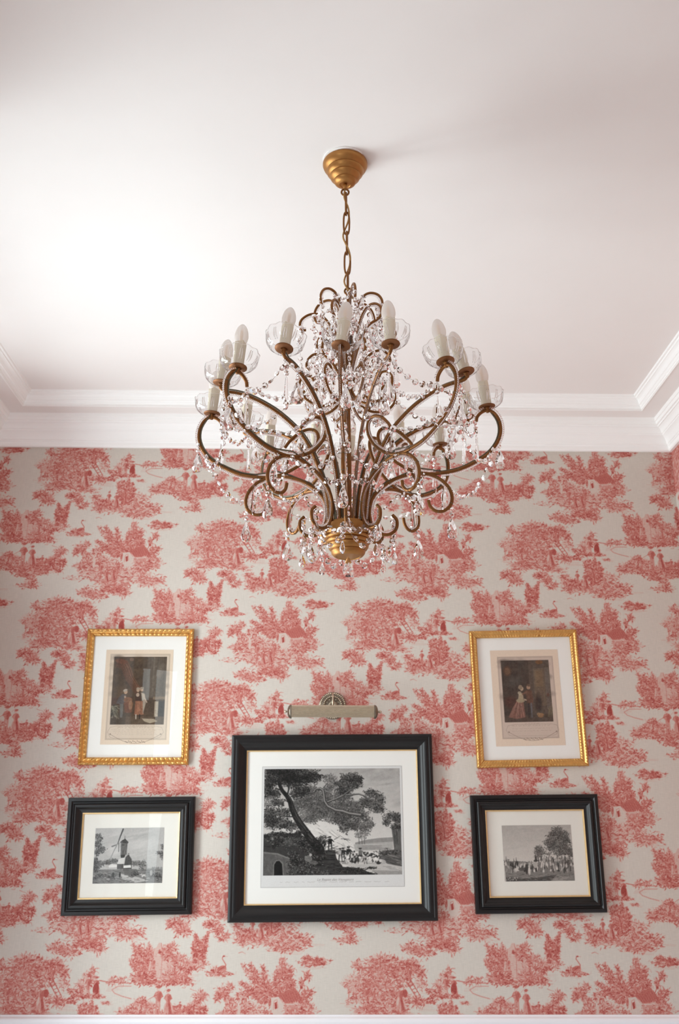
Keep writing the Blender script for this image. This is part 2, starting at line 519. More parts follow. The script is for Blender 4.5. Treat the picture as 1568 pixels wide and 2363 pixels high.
        sk([(595, 770), (612, 820), (622, 880)], 4, 5, .7); sk([(608, 815), (575, 800)], 3, 3, .7); lv(640, 830, 30, 40, .42); lv(660, 880, 60, 40, .42); lv(600, 900, 50, 24, .42)
        lv(712, 800, 38, 40, .48); sk([(700, 900), (706, 850), (712, 810)], 18, 10, .14); lv(745, 850, 34, 40, .46)
        for i in range(26):
            x, y = 600 + c.rng.random() * 520, 900 + c.rng.random() * 120
            sk([(x, y), (x + 18 + 26 * c.rng.random(), y - 26 + 44 * c.rng.random())], 5, 3, c.rng.choice([.72, .8, .12, .16]))
        person(758, 885, 95); person(800, 930, 90, True); person(850, 915, 95, True); person(880, 890, 80)
        sk([(985, 1000), (1005, 982), (1030, 985), (1040, 1005)], 10, 8, .06); c.dab(1012, 1003, 18, 12, 0, .06, 1)
        lv(1120, 1008, 112, 34, .44); sk([(1040, 1005), (1100, 985), (1180, 990)], 5, 3, .8)
        lines(500, 640, 990, 3); lines(1050, 1240, 1030, 3)
        for q in [(658, 1088, 58, 34), (742, 1112, 74, 30), (840, 1070, 100, 26), (926, 1085, 56, 38), (880, 1060, 60, 22)]: lv(*q, .5)
    def islet():
        lv(1188, 602, 98, 22, .55); lv(1146, 575, 26, 16, .55); lv(1215, 590, 24, 18, .6); lines(1080, 1300, 622, 3)
        sk([(1100, 580), (1112, 570), (1124, 578)], 5, 3, .75)
    def orchard():
        for q in [(505, 55, 150, 62), (420, 110, 105, 55), (350, 150, 60, 55), (590, 95, 95, 60), (470, 185, 115, 75), (555, 240, 100, 60), (330, 60, 34, 20), (455, 20, 90, 40), (330, 185, 80, 55), (300, 40, 30, 26)]: lv(*q, .46)
        for q in [(415, 240, 60, 45), (500, 300, 125, 38), (600, 330, 90, 24)]: lv(*q, .42)
        lv(700, 70, 46, 26, .55); lv(725, 95, 26, 30, .5); lv(660, 30, 60, 24, .5)
        person(648, 62, 100); sk([(615, 95), (632, 110)], 6, 4, .75)
        for (a, b) in (((628, 140), (690, 232)), ((652, 128), (716, 222))): sk([a, b], 7, 6, .8)
        for i in range(5): f = (i + .5) / 5; sk([(628 + 62 * f, 140 + 92 * f), (652 + 64 * f, 128 + 94 * f)], 4.5, 4.5, .75)
        person(582, 172, 150, True); c.dab(615, 205, 16, 24, 0, .7, 1); c.dab(566, 250, 10, 26, .2, .12, .6)
        sk([(243, 265), (246, 215), (252, 170)], 8, 6, .62)
        for i in range(13):
            a = -2.9 + i * .215
            sk([(250, 190), (250 + 62 * math.cos(a), 168 + 74 * math.sin(a))], 4, 1.5, .62)
        lv(275, 155, 62, 44, .30, base=.8); lv(320, 130, 50, 40, .34, base=.8)
        person(360, 172, 120, True); lv(300, 240, 80, 24, .30)
        lines(180, 320, 262, 4); lines(690, 830, 275, 5)
        for q in [(350, 312, 82, 36), (300, 395, 58, 48), (235, 372, 40, 30), (265, 360, 40, 22), (330, 420, 36, 30)]: lv(*q, .48)
        for q in [(500, 372, 44, 22), (548, 410, 40, 36), (580, 462, 34, 18), (470, 385, 24, 16), (610, 440, 16, 14)]: lv(*q, .52)
        lv(740, 252, 78, 17, .5); lv(690, 250, 40, 34, .48); sk([(740, 250), (775, 225), (800, 215)], 5, 3, .7); lv(795, 222, 22, 14, .55)
        lv(720, 150, 40, 26, .3)
    def shrub():
        lv(242, 1042, 72, 22, .5); lv(255, 1000, 34, 26, .5); lines(120, 330, 1040, 2, .3)
    def ruin():
        lv(55, 600, 62, 88, .48); fan(80, 690, [(-10, 500), (30, 510), (95, 505), (115, 560), (-20, 590)], .5, 34)
        c.poly([(108, 565), (130, 522), (146, 512), (158, 488), (178, 488), (190, 522), (268, 560), (290, 720), (88, 724)], .25, .96)
        for i in range(90):
            x, y = 104 + 176 * c.rng.random(), 520 + 195 * c.rng.random()
            if y > 560 or 130 < x < 190: sk([(x, y), (x + 10, y + 2)], 4, 3.4, c.rng.choice([.5, .6, .42, .08, .12]), .8)
        for k in range(5): c.leaves(112 + 8 * k, 540 + 40 * k, 16, 22, .44, .7, .2, L=12, W=4.5)
        c.leaves(250, 640, 34, 60, .34, .55, .15, L=14, W=4.5)
        c.dab(168, 540, 9, 14, 0, .72, .9); c.dab(135, 600, 8, 12, 0, .66, .8)
        sk([(176, 490), (186, 560), (182, 720)], 3.5, 3, .6); sk([(130, 520), (118, 620), (104, 720)], 3.5, 3, .55)
        c.poly([(112, 724), (112, 680), (122, 668), (134, 672), (138, 724)], .72, .9)
        for i in range(12): sk([(185 + i * 7, 520 + i * 3), (205 + i * 9, 575 + i * 3)], 4, 2.5, .7)
        sk([(185, 520), (262, 560), (300, 640)], 6, 4, .7)
        for q in [(240, 520, 42, 34), (300, 590, 40, 40), (205, 560, 34, 30)]: lv(*q, .5)
        fan(425, 572, [(398, 445), (482, 432), (440, 480), (470, 500), (390, 500)], .54, 30)
        sk([(425, 560), (400, 630), (330, 690)], 8, 7, .7)
        for q in [(425, 605, 62, 36), (355, 625, 54, 46), (300, 655, 50, 40), (250, 680, 60, 34)]: lv(*q, .46)
        lv(215, 718, 185, 15, .5); lv(330, 700, 46, 26, .5, up=1); lines(250, 470, 670, 4)
        lv(60, 690, 90, 34, .5)
    def angler():
        for q in [(50, 880, 100, 44), (-40, 900, 60, 36), (200, 912, 180, 40), (340, 905, 110, 42), (60, 830, 50, 26), (120, 850, 40, 30), (250, 950, 130, 24), (190, 965, 60, 20), (300, 870, 50, 26)]: lv(*q, .48)
        person(174, 746, 175); person(238, 765, 150, True); sk([(196, 778), (150, 792), (105, 815)], 4, 3, .75)
        sk([(205, 772), (245, 735)], 3, 2, .5)
        for q in [(450, 795, 42, 30), (410, 842, 30, 24), (380, 870, 40, 30), (455, 880, 40, 30), (436, 930, 26, 22), (470, 860, 22, 14)]: lv(*q, .55)
        person(318, 830, 70); sk([(325, 745), (345, 748), (352, 738)], 4, 3, .6); sk([(380, 752), (400, 760), (425, 766)], 5, 3, .6)
        lines(420, 500, 770, 2)
    def recline():
        lv(900, 465, 230, 44, .42); lv(1060, 470, 110, 40, .44); lv(1000, 520, 115, 20, .5); lv(985, 400, 85, 50, .34)
        fan(905, 420, [(838, 285), (870, 268), (915, 262), (945, 290), (960, 330), (850, 340)], .5, 34)
        lv(900, 370, 56, 60, .48); sk([(905, 430), (900, 370), (885, 320)], 8, 5, .8)
        for q in [(680, 400, 38, 36), (742, 430, 56, 32), (700, 470, 40, 24), (1140, 480, 30, 14)]: lv(*q, .5)
        person(776, 352, 100); person(832, 360, 110, True); sk([(776, 345), (786, 330)], 4, 3, .7)
        for i in range(16):
            x = 880 + 240 * c.rng.random(); y = 400 + 90 * c.rng.random()
            sk([(x, y), (x + 40, y - 22)], 4, 2, c.rng.choice([.7, .12, .14]))
        lines(660, 780, 490, 3); lines(900, 1120, 538, 3); lines(1150, 1290, 495, 2)
        sk([(690, 546), (712, 540), (735, 552)], 6, 3, .55)
    def gleaners():
        lv(893, 118, 42, 38, .44); lv(850, 150, 44, 34, .40); lv(905, 75, 14, 22, .45)
        person(886, 112, 118, v=.7); person(938, 118, 112, True, v=.7); c.dab(936, 180, 20, 36, .1, .8, .95)
        lv(895, 222, 92, 15, .5); lv(840, 205, 34, 24, .5)
        sk([(955, 132), (1000, 140), (1100, 146), (1165, 148)], 7, 5, .68); lv(1035, 135, 26, 22, .5); lv(1090, 130, 30, 16, .42)
        sk([(1115, 145), (1118, 110)], 4, 3, .7)
        sk([(1165, 165), (1080, 165), (1040, 185), (1060, 205), (1110, 222), (1170, 236)], 6, 7, .5)
        lines(1000, 1120, 170, 4, .35); lines(790, 900, 160, 4); lines(690, 860, 190, 4, .4)
        sk([(890, 66), (915, 70), (935, 60), (952, 64)], 7, 3, .55); lv(780, 190, 34, 14, .5)
        lv(1010, 258, 26, 8, .55); lines(980, 1060, 265, 2)
    for (px, py) in ((0, 0), (TW / 2, TH / 2)):
        c.px, c.py = px, py
        c.rng = random.Random(11)
        for fn in (orchard, gleaners, recline, ruin, angler, shrub, farm, islet, crane): fn()
    return np.clip(c.a[:, :, 0], 0, 1)

TOILE = paint_toile()

def sample(img, u, v):
    h, w = img.shape[:2]
    u0 = np.floor(u).astype(int); v0 = np.floor(v).astype(int)
    fu, fv = u - u0, v - v0
    if img.ndim == 3: fu, fv = fu[..., None], fv[..., None]
    g = lambda a, b: img[b % h, a % w]
    return g(u0, v0) * (1 - fu) * (1 - fv) + g(u0 + 1, v0) * fu * (1 - fv) + g(u0, v0 + 1) * (1 - fu) * fv + g(u0 + 1, v0 + 1) * fu * fv

def grid_mesh(name, P, mat, attr=None, vals=None, holes=None):
    """P: (n, m, 3) points. attr 'ink' takes one float a point, 'tint' an RGB colour."""
    n, m_ = P.shape[:2]
    idx = np.arange(n * m_).reshape(n, m_)
    q = np.stack([idx[:-1, :-1], idx[:-1, 1:], idx[1:, 1:], idx[1:, :-1]], -1).reshape(-1, 4)
    if holes is not None:
        q = q[~holes.reshape(-1)]
    me = bpy.data.meshes.new(name)
    me.vertices.add(n * m_)
    me.vertices.foreach_set('co', P.reshape(-1).astype(np.float32))
    me.loops.add(q.size)
    me.loops.foreach_set('vertex_index', q.reshape(-1).astype(np.int32))
    me.polygons.add(len(q))
    me.polygons.foreach_set('loop_start', np.arange(0, q.size, 4, dtype=np.int32))
    me.materials.append(mat)
    if attr == 'ink':
        at = me.attributes.new('ink', 'FLOAT', 'POINT')
        at.data.foreach_set('value', vals.reshape(-1).astype(np.float32))
    elif attr == 'tint':
        at = me.attributes.new('tint', 'FLOAT_COLOR', 'POINT')
        at.data.foreach_set('color', np.concatenate([vals, np.ones(vals.shape[:2] + (1,), np.float32)], -1).reshape(-1).astype(np.float32))
    me.update(calc_edges=True)
    me.validate()
    return me

# ------------------------------------------------------------------ room shell
XL, XR, YB, YF = -1.542, 1.604, 0.0, -6.2
ZC, ZS, ZCR = 3.440, 3.382, 3.250       # ceiling, lower soffit, foot of the cornice
ZR = 0.882                              # top of the chair rail

def papered(name, axis, fixed, a0, a1, step, flip=False, holes=()):
    z0, z1 = ZR - 0.02, ZS
    n = int((z1 - z0) / step) + 1; k = int(abs(a1 - a0) / step) + 1
    zz = np.linspace(z0, z1, n); aa = np.linspace(a0, a1, k)
    A, Z = np.meshgrid(aa, zz)
    F = np.full_like(A, fixed)
    P = np.stack([A, F, Z] if axis == 'y' else [F, A, Z], -1)
    u0 = (A - CRX) if axis == 'y' else (A * (-1 if fixed > 0 else 1) + (XR if fixed > 0 else 0) - CRX)
    ink = sample(TOILE, u0 / TX, (CRZ - Z) / TX)
    hm = None
    if holes:
        ca, cz = (A[:-1, :-1] + A[1:, 1:]) / 2, (Z[:-1, :-1] + Z[1:, 1:]) / 2
        hm = np.zeros_like(ca, bool)
        for (h0, h1, y0, y1) in holes: hm |= (ca > h0) & (ca < h1) & (cz > y0) & (cz < y1)
    return struct(link(name, grid_mesh(name, P, M['toile'], 'ink', ink, hm)))

papered('wall_back', 'y', YB, XL, XR, 0.0021)
wall_right = papered('wall_right', 'x', XR, YB, YF, 0.006)
WIN = [(-1.85, -0.60, 0.3, 2.85), (-5.55, -4.15, 0.9, 3.1)]
papered('wall_left', 'x', XL, YB, YF, 0.012, holes=WIN)
struct(link('wall_front', MB().box(((XL + XR) / 2, YF - 0.02, (ZR + ZS) / 2), (XR - XL, 0.04, ZS - ZR)).mesh('wall_front', M['ceiling'], False)))

# lower wall panels beneath the rail
def dado(name, c, d):
    struct(link(name, MB().box(c, d).mesh(name, M['wainscot'], False)))
dado('wall_back_dado', ((XL + XR) / 2, 0.02, ZR / 2), (XR - XL, 0.04, ZR))
dado('wall_right_dado', (XR + 0.02, YF / 2, ZR / 2), (0.04, -YF, ZR))
for i, (a, b) in enumerate(((YB, -0.60), (-1.85, YF))):
    dado('wall_left_dado_%d' % (i + 1), (XL - 0.02, (a + b) / 2, ZR / 2), (0.04, abs(a - b), ZR))
dado('wall_front_dado', ((XL + XR) / 2, YF - 0.02, ZR / 2), (XR - XL, 0.04, ZR))
struct(link('floor', MB().box(((XL + XR) / 2, YF / 2, -0.02), (XR - XL + .2, -YF + .2, 0.04)).mesh('floor', M['wood'], False)))

def sweep_room(name, prof, mat, smooth_ang=30):
    """A moulding carried round the four walls with mitred corners; prof: (distance from the wall, height)."""
    v, f = [], []
    k = len(prof)
    for (sx, sy) in ((0, 0), (1, 0), (1, 1), (0, 1)):
        for (p, z) in prof:
            v.append((XR - p if sx else XL + p, YF + p if sy else YB - p, z))
    for i in range(4):
        j = (i + 1) % 4
        for q in range(k - 1): f.append((i * k + q, i * k + q + 1, j * k + q + 1, j * k + q))
    me = MB().add(v, f).mesh(name, mat, False)
    return struct(link(name, me))

def curve_prof(pts, n=4): return [tuple(p) for p in crv(pts, n)]
low = [(0.0, 3.250), (0.013, 3.250), (0.017, 3.256), (0.017, 3.272), (0.022, 3.275), (0.022, 3.279)] + \
      curve_prof([(0.026, 3.281), (0.030, 3.292), (0.038, 3.305), (0.049, 3.315)]) + [(0.051, 3.315), (0.053, 3.321)] + \
      curve_prof([(0.056, 3.322), (0.064, 3.336), (0.074, 3.345)]) + [(0.079, 3.345), (0.081, 3.352), (0.088, 3.353), (0.091, 3.366), (0.096, 3.367), (0.099, ZS)]
sweep_room('trim_1', low, M['plaster'])
tray = [(0.178, ZS), (0.178, 3.379), (0.182, 3.379), (0.184, 3.392), (0.188, 3.393)] + curve_prof([(0.189, 3.396), (0.192, 3.401), (0.196, 3.403)]) + \
       [(0.197, 3.408)] + curve_prof([(0.198, 3.409), (0.203, 3.419), (0.211, 3.425)]) + [(0.214, 3.425), (0.216, 3.432), (0.223, 3.433), (0.226, ZC)]
sweep_room('trim_2', tray, M['plaster'])
# ceiling: recessed field plus the lower soffit that frames it
cb = MB()
i = 0.2
cb.add([(XL + i, YB - i, ZC), (XR - i, YB - i, ZC), (XR - i, YF + i, ZC), (XL + i, YF + i, ZC)], [(0, 1, 2, 3)])
v = []
for p in (0.06, 0.185):
    v += [(XL + p, YB - p, ZS), (XR - p, YB - p, ZS), (XR - p, YF + p, ZS), (XL + p, YF + p, ZS)]
cb.add(v, [(a, (a + 1) % 4, 4 + (a + 1) % 4, 4 + a) for a in range(4)])
struct(link('ceiling', cb.mesh('ceiling', M['ceiling'], False)))
# chair rail
rail = [(0.0, ZR + 0.006), (0.006, ZR + 0.005), (0.008, ZR)] + curve_prof([(0.012, ZR - 0.001), (0.022, ZR - 0.006), (0.026, ZR - 0.016)]) + \
       [(0.024, ZR - 0.028), (0.020, ZR - 0.031), (0.018, ZR - 0.040), (0.0, ZR - 0.042)]
def rail_piece(name, a, b):
    k = len(rail)
    d = (Vector(b) - Vector(a)).normalized()
    nrm = Vector((d.y, -d.x, 0))
    v = [Vector(e) + nrm * p + Vector((0, 0, z)) for e in (a, b) for (p, z) in rail]
    f = [(q, q + 1, k + q + 1, k + q) for q in range(k - 1)]
    struct(link(name, MB().add(v, f).mesh(name, M['rail'], False)))
rail_piece('trim_3', (XL, YB, 0), (XR, YB, 0))
rail_piece('trim_4', (XR, YB, 0), (XR, YF, 0))
# window surrounds on the left wall and behind the camera
def surround(name, axis, fixed, h):
    a0, a1, z0, z1 = h
    mb = MB()
    def bx(c0, c1, zz0, zz1, t=0.05, o=0.0):
        c = ((c0 + c1) / 2, fixed + o, (zz0 + zz1) / 2); d = (abs(c1 - c0), t, zz1 - zz0)
        if axis == 'x': c = (fixed + o, (c0 + c1) / 2, (zz0 + zz1) / 2); d = (t, abs(c1 - c0), zz1 - zz0)
        mb.box(c, d)
    for q in (a0, a1 - 0.05): bx(q, q + 0.05, z0, z1)
    for q in (z0, z1 - 0.05): bx(a0 + .05, a1 - .05, q, q + 0.05)
    mid = (a0 + a1) / 2
    bx(mid - 0.025, mid + 0.025, z0 + .05, z1 - .05)
    bx(a0 + .05, a1 - .05, 2.1, 2.14, 0.03)
    struct(link(name, mb.mesh(name, M['rail'], False)))
def light_blocker(name, y, z0, z1, n=6):  # added out-of-view panels that block window light and darken the wall's left end
    mb = MB()
    for k in range(n):
        mb.box((XL + 0.02 + 0.045 * k, y + (0.018 if k % 2 else -0.018), (z0 + z1) / 2), (0.05, 0.03, z1 - z0))
    struct(link(name, mb.mesh(name, M['rail'], False)))
for i, (a, b, z0, z1) in enumerate(WIN):  # one added blocking panel on each side of each window
    light_blocker('window_%d_shutter' % (2 * i + 1), a - 0.06, 0.25, 3.0, 8); light_blocker('window_%d_shutter' % (2 * i + 2), b + 0.06, 0.25, 2.6, 3)
surround('window_1', 'x', XL - 0.025, WIN[0])
surround('window_2', 'x', XL - 0.025, WIN[1])

# ------------------------------------------------------------------ chandelier
Z0 = 2.240
AX = Vector((0.0575, -1.83, Z0))
chand = thing('chandelier', 'large gilt chandelier with frosted candle bulbs and crystal drops on a chain from the ceiling', 'chandelier', AX)

def L3(p): return (p[0], 0.0, p[1] - Z0)     # profile point (r, z) -> chandelier space in the azimuth plane

def octagon_mesh(d, t):
    mb = MB(); v = []; f = []
    r = d / 2
    ring = lambda rr, y: [(rr * math.cos(math.pi / 8 + math.pi / 4 * k), y, rr * math.sin(math.pi / 8 + math.pi / 4 * k)) for k in range(8)]
    v += ring(r, -t * .08) + ring(r, t * .08) + ring(r * .62, -t / 2) + ring(r * .56, t / 2)
    for k in range(8):
        l = (k + 1) % 8
        f += [(k, l, 8 + l, 8 + k), (16 + k, 16 + l, l, k), (8 + k, 8 + l, 24 + l, 24 + k)]
    f += [tuple(range(23, 15, -1)), tuple(range(24, 32))]
    return mb.add(v, f).mesh('octagon_bead', M['crystal'], False)

def drop_mesh(ln, wd, th, name='pear_drop'):
    """A faceted pear drop that hangs from the origin."""
    out = [(0.0, 0.0), (.28, -.09), (.58, -.28), (.84, -.48), (.98, -.63), (1.0, -.74), (.88, -.87), (.56, -.965), (0.0, -1.0)]
    pts = [(x * wd / 2, z * ln) for x, z in out] + [(-x * wd / 2, z * ln) for x, z in out[-2:0:-1]]
    n = len(pts)
    c = -.66 * ln
    v = [(x, -th * .1, z) for x, z in pts] + [(x, th * .1, z) for x, z in pts]
    inner = [(x * .55, c + (z - c) * .55) for x, z in pts]
    v += [(x, -th / 2, z) for x, z in inner] + [(x, th * .42, z) for x, z in inner]
    v += [(0, -th * .58, c), (0, th * .5, c)]
    f = []
    for k in range(n):
        l = (k + 1) % n
        f += [(l, k, n + k, n + l), (k, l, 2 * n + l, 2 * n + k), (n + l, n + k, 3 * n + k, 3 * n + l)]
        f += [(2 * n + k, 2 * n + l, 4 * n), (3 * n + l, 3 * n + k, 4 * n + 1)]
    return MB().add(v, f).mesh(name, M['crystal'], False)

def spear_mesh(ln, wd, name='prism_spear'):
    n = 6; mb = MB()
    prof = [(0.0006, 0), (wd * .20, -.03 * ln), (wd * .28, -.30 * ln), (wd * .5, -.80 * ln), (wd * .44, -.86 * ln), (0.0004, -ln)]
    return mb.lathe(prof, n).mesh(name, M['crystal'], False)

OCT = octagon_mesh(0.0166, 0.0072)
OCT_S = octagon_mesh(0.0145, 0.0064)
OCT_L = octagon_mesh(0.0186, 0.0080)
PEAR = drop_mesh(0.054, 0.028, 0.014)
PEAR_L = drop_mesh(0.060, 0.031, 0.015)
ALMOND = drop_mesh(0.034, 0.017, 0.011, 'almond_drop')
SPEAR = spear_mesh(0.085, 0.0135)

R_TUBE = 0.0044
def tube_profile(name, prof, r=R_TUBE, mat='bronze', n=6, seg=8, ties=0):
    """A bent tube with thin dark wire ties round it."""
    pts = [L3(p) for p in crv(prof, n)]
    mb = MB().tube(pts, r, seg)
    nf = len(mb.f)
    if ties:
        P = arcsample(pts, count=ties + 2)
        t = np.gradient(P, axis=0)
        for i in range(1, ties + 1):
            a = Vector(t[i]).normalized(); c = Vector(P[i])
            u = a.orthogonal().normalized(); w = a.cross(u)
            mb.tube([c + (u * math.cos(q) + w * math.sin(q)) * (r + .0005) for q in [k * math.pi / 4 for k in range(9)]], 0.0006, 4, False)
    me = autosmooth(mb.mesh(name, M[mat]), 60)
    if ties:
        me.materials.append(M['cable'])
        me.polygons.foreach_set('material_index', [0] * nf + [1] * (len(mb.f) - nf))
    return me

def bead_trim_mesh(prof, side, off=0.0076, r=0.0027, step=0.0048, i0=0.0, i1=1.0):
    """A string of tiny glass beads wired along one side of a tube."""
    P = arcsample([L3(p) for p in crv(prof, 6)], step=step)
    n = len(P); mb = MB()
    t = np.gradient(P, axis=0); t /= np.linalg.norm(t, axis=1)[:, None]
    nn = np.stack([-t[:, 2], 0 * t[:, 0], t[:, 0]], 1) * side
    for i in range(int(n * i0), int(n * i1)):
        c = P[i] + nn[i] * off + np.array([0, -0.0012, 0])
        mb.ball(c, r, 8, 5)
    return mb.mesh('bead_trim', M['crystal'], True)

ARM_LOW = [(.342, 2.610), (.345, 2.623), (.356, 2.635), (.371, 2.641), (.386, 2.637), (.398, 2.622), (.405, 2.600), (.404, 2.573), (.392, 2.544), (.368, 2.516),
           (.330, 2.492), (.290, 2.474), (.250, 2.466), (.210, 2.464), (.172, 2.472), (.135, 2.492), (.105, 2.518), (.086, 2.547), (.080, 2.574), (.088, 2.592),
           (.108, 2.597), (.135, 2.585), (.158, 2.563), (.170, 2.546)]
ARM_UP = [(.352, 2.662), (.346, 2.655), (.330, 2.652), (.310, 2.652), (.285, 2.649), (.250, 2.639), (.205, 2.619), (.165, 2.592), (.130, 2.560), (.103, 2.520),
          (.082, 2.475), (.066, 2.432), (.056, 2.385), (.050, 2.330), (.047, 2.318)]
SCROLL = [(.115, 2.352), (.126, 2.338), (.125, 2.316), (.111, 2.301), (.090, 2.299), (.070, 2.310), (.058, 2.335), (.056, 2.370), (.066, 2.402), (.091, 2.430),
          (.127, 2.452), (.165, 2.463), (.205, 2.464), (.238, 2.451), (.262, 2.427), (.271, 2.400), (.266, 2.376), (.248, 2.361), (.228, 2.361), (.214, 2.373), (.209, 2.391)]
MID = [(.006, 2.735), (.013, 2.700), (.032, 2.672), (.060, 2.656), (.090, 2.656), (.116, 2.668), (.133, 2.690), (.135, 2.715), (.122, 2.734), (.104, 2.736), (.096, 2.724)]
TOP_A = [(.005, 2.740), (.007, 2.800), (.011, 2.860), (.018, 2.920), (.030, 2.968), (.048, 2.990), (.068, 2.994), (.088, 2.984), (.099, 2.964), (.098, 2.940), (.090, 2.928)]
TOP_B = [(.006, 2.740), (.018, 2.800), (.036, 2.865), (.056, 2.908), (.080, 2.929), (.106, 2.928), (.128, 2.912), (.135, 2.893), (.128, 2.878), (.118, 2.878)]
TOP_C = [(.006, 2.700), (.020, 2.745), (.042, 2.790), (.068, 2.818), (.094, 2.822), (.112, 2.806), (.115, 2.786), (.106, 2.774)]

def cable_path(prof, side, off, i0, i1):
    P = arcsample([L3(p) for p in crv(prof, 6)], count=60)
    t = np.gradient(P, axis=0); t /= np.linalg.norm(t, axis=1)[:, None]
    nn = np.stack([-t[:, 2], 0 * t[:, 0], t[:, 0]], 1) * side
    Q = P + nn * off + np.array([0, .0022, 0])
    return [tuple(q) for q in Q[int(60 * i0):int(60 * i1)]]

def stem_at(r, z, zt):
    return (r, zt)

# candle fitting meshes (local origin: centre of the drip plate's underside)
def scallop(r, z, a, k):
    s = max(0, (z - 0.012) / 0.036)
    return r * (1 + 0.020 * s * math.cos(11 * a)), z + 0.0013 * s * s * math.cos(11 * a)
def cup_mesh():
    outer = [(.0222, .0035), (.0325, .0062), (.0410, .0140), (.0456, .0258), (.0474, .0380), (.0484, .0475)]
    inner = [(r - .0014, z + .0004) for r, z in outer[::-1]]
    prof = [tuple(p) for p in crv(outer, 3)] + [(.0478, .0483)] + [tuple(p) for p in crv(inner, 3)]
    return autosmooth(MB().lathe(prof, 72, fn=scallop).mesh('glass_cup', M['cup']), 50)
def flute_mesh():
    """Thicker moulded ribs of the pressed glass cup."""
    mb = MB()
    for k in range(11):
        a = 2 * math.pi * (k + .5) / 11
        for da, w in ((-.085, .0015), (.075, .0012)):
            pts = []
            for r, z in crv([(.0335, .0078), (.0408, .0155), (.0446, .0262), (.0464, .0370)], 3):
                q = a + da * (1.2 - (z / .036) * .6)
                pts.append((r * math.cos(q), r * math.sin(q), z))
            n = len(pts)
            mb.tube(pts, [w * math.sin(math.pi * (i + .4) / n) + .0002 for i in range(n)], 5)
    return mb.mesh('moulded_rib', M['crystal'])
def plate_mesh():
    prof = [(.0001, .0), (.012, .0), (.0205, .0008), (.0226, .0022), (.0226, .0036), (.0205, .0040), (.0001, .0042)]
    return autosmooth(MB().lathe(prof, 32).mesh('drip_plate', M['plate']), 40)
def sleeve_mesh():
    def fn(r, z, a, k):
        s = min(1, max(0, (z - .02) / .06))
        rib = (max(0, math.cos(4 * a + .6)) ** 3) * .0016 + (max(0, math.cos(7 * a)) ** 4) * .0009
        return r + rib * s, z + (.0035 * math.cos(4 * a + .6) if z > .08 and r > .012 else 0)
    prof = [(.0130, .0042), (.0132, .03), (.0134, .06), (.0136, .082), (.0132, .0865), (.0118, .0885), (.0085, .0885), (.0001, .088)]
    return autosmooth(MB().lathe(prof, 48, fn=fn).mesh('candle_sleeve', M['wax']), 50)
def bulb_mesh():
    prof = [(.0095, .086), (.0125, .089), (.0150, .096), (.0166, .106), (.0168, .114), (.0158, .124), (.0134, .135), (.0100, .144), (.0065, .150), (.0030, .1535), (.0001, .1545)]
    return MB().lathe([tuple(p) for p in crv(prof, 3)], 28).mesh('bulb', M['bulb'])
def core_mesh():
    prof = [(.0001, .092), (.0040, .094), (.0052, .104), (.0052, .120), (.0036, .132), (.0001, .136)]
    return MB().lathe([(max(1e-4, p[0]), p[1]) for p in crv(prof, 3)], 16).mesh('filament', M['bulbcore'])
def rim_mesh():
    pts = []
    for k in range(97):
        a = 2 * math.pi * k / 96
        r, z = scallop(.0478, .0480, a, 0)
        pts.append((r * math.cos(a), r * math.sin(a), z))
    return MB().tube(pts, .00085, 6, False).mesh('cup_rim', M['crystal'])
RIM = rim_mesh()
CUP, FLUTE, PLATE, SLEEVE, BULB, CORE = cup_mesh(), flute_mesh(), plate_mesh(), sleeve_mesh(), bulb_mesh(), core_mesh()

arm_low_me = tube_profile('arm', ARM_LOW, ties=13)
arm_up_me = tube_profile('arm', ARM_UP, ties=10)
low_trim = [bead_trim_mesh(ARM_LOW, 1, i0=.02, i1=.50), bead_trim_mesh(ARM_LOW, -1, i0=.50, i1=.97)]
up_trim = [bead_trim_mesh(ARM_UP, 1, i0=.03, i1=.97)]
low_cable = MB().tube([(.371, .004, 2.655 - Z0)] + cable_path(ARM_LOW, -1, .0058, .12, .50) + [L3((.19, 2.480)), L3((.15, 2.466)), L3((.10, 2.444)), L3((.066, 2.412)), L3((.050, 2.37)), L3((.047, 2.32))], .0021, 6).mesh('lead_wire', M['cable'])
up_cable = MB().tube([(.350, .003, 2.666 - Z0)] + cable_path(ARM_UP, -1, .0060, .06, .97), .0021, 6).mesh('lead_wire', M['cable'])
cup_stub = MB().lathe([(.0001, -.014), (.004, -.014), (.0055, -.008), (.0048, -.003), (.009, .0), (.0001, .0)], 16).mesh('cup_holder', M['bronze'])

ROT = lambda az: math.radians(az - 90)
# azimuths in degrees from the side that faces the camera, seen from above towards the right
LOW_AZ = [-4, 38, 86, 132, 178, -142, -95.5, -48]
UP_AZ = [-27.5, 15.5, 57, 106, 152, -165, -123, -71]

def candle(arm, r, z, spin, lean=5.0, side=0.0):
    rot = (Matrix.Rotation(math.radians(-lean), 3, 'Y') @ Matrix.Rotation(math.radians(side), 3, 'X') @ Matrix.Rotation(spin, 3, 'Z')).to_euler()
    for nm, me, sc in (('cup_holder', cup_stub, (1, 1, 1)), ('drip_plate', PLATE, (1, 1, 1)), ('glass_cup', CUP, (1.03, 1.03, .88)), ('cup_rim', RIM, (1.03, 1.03, .88)), ('cup_rib', FLUTE, (1.03, 1.03, .88)),
                       ('candle_sleeve', SLEEVE, (1.03, 1.03, .84)), ('bulb', BULB, (1.03, 1.03, .845)), ('bulb_filament', CORE, (.75, .75, .845))):
        link(nm, me, arm, (r, 0, z - Z0), rot).scale = sc

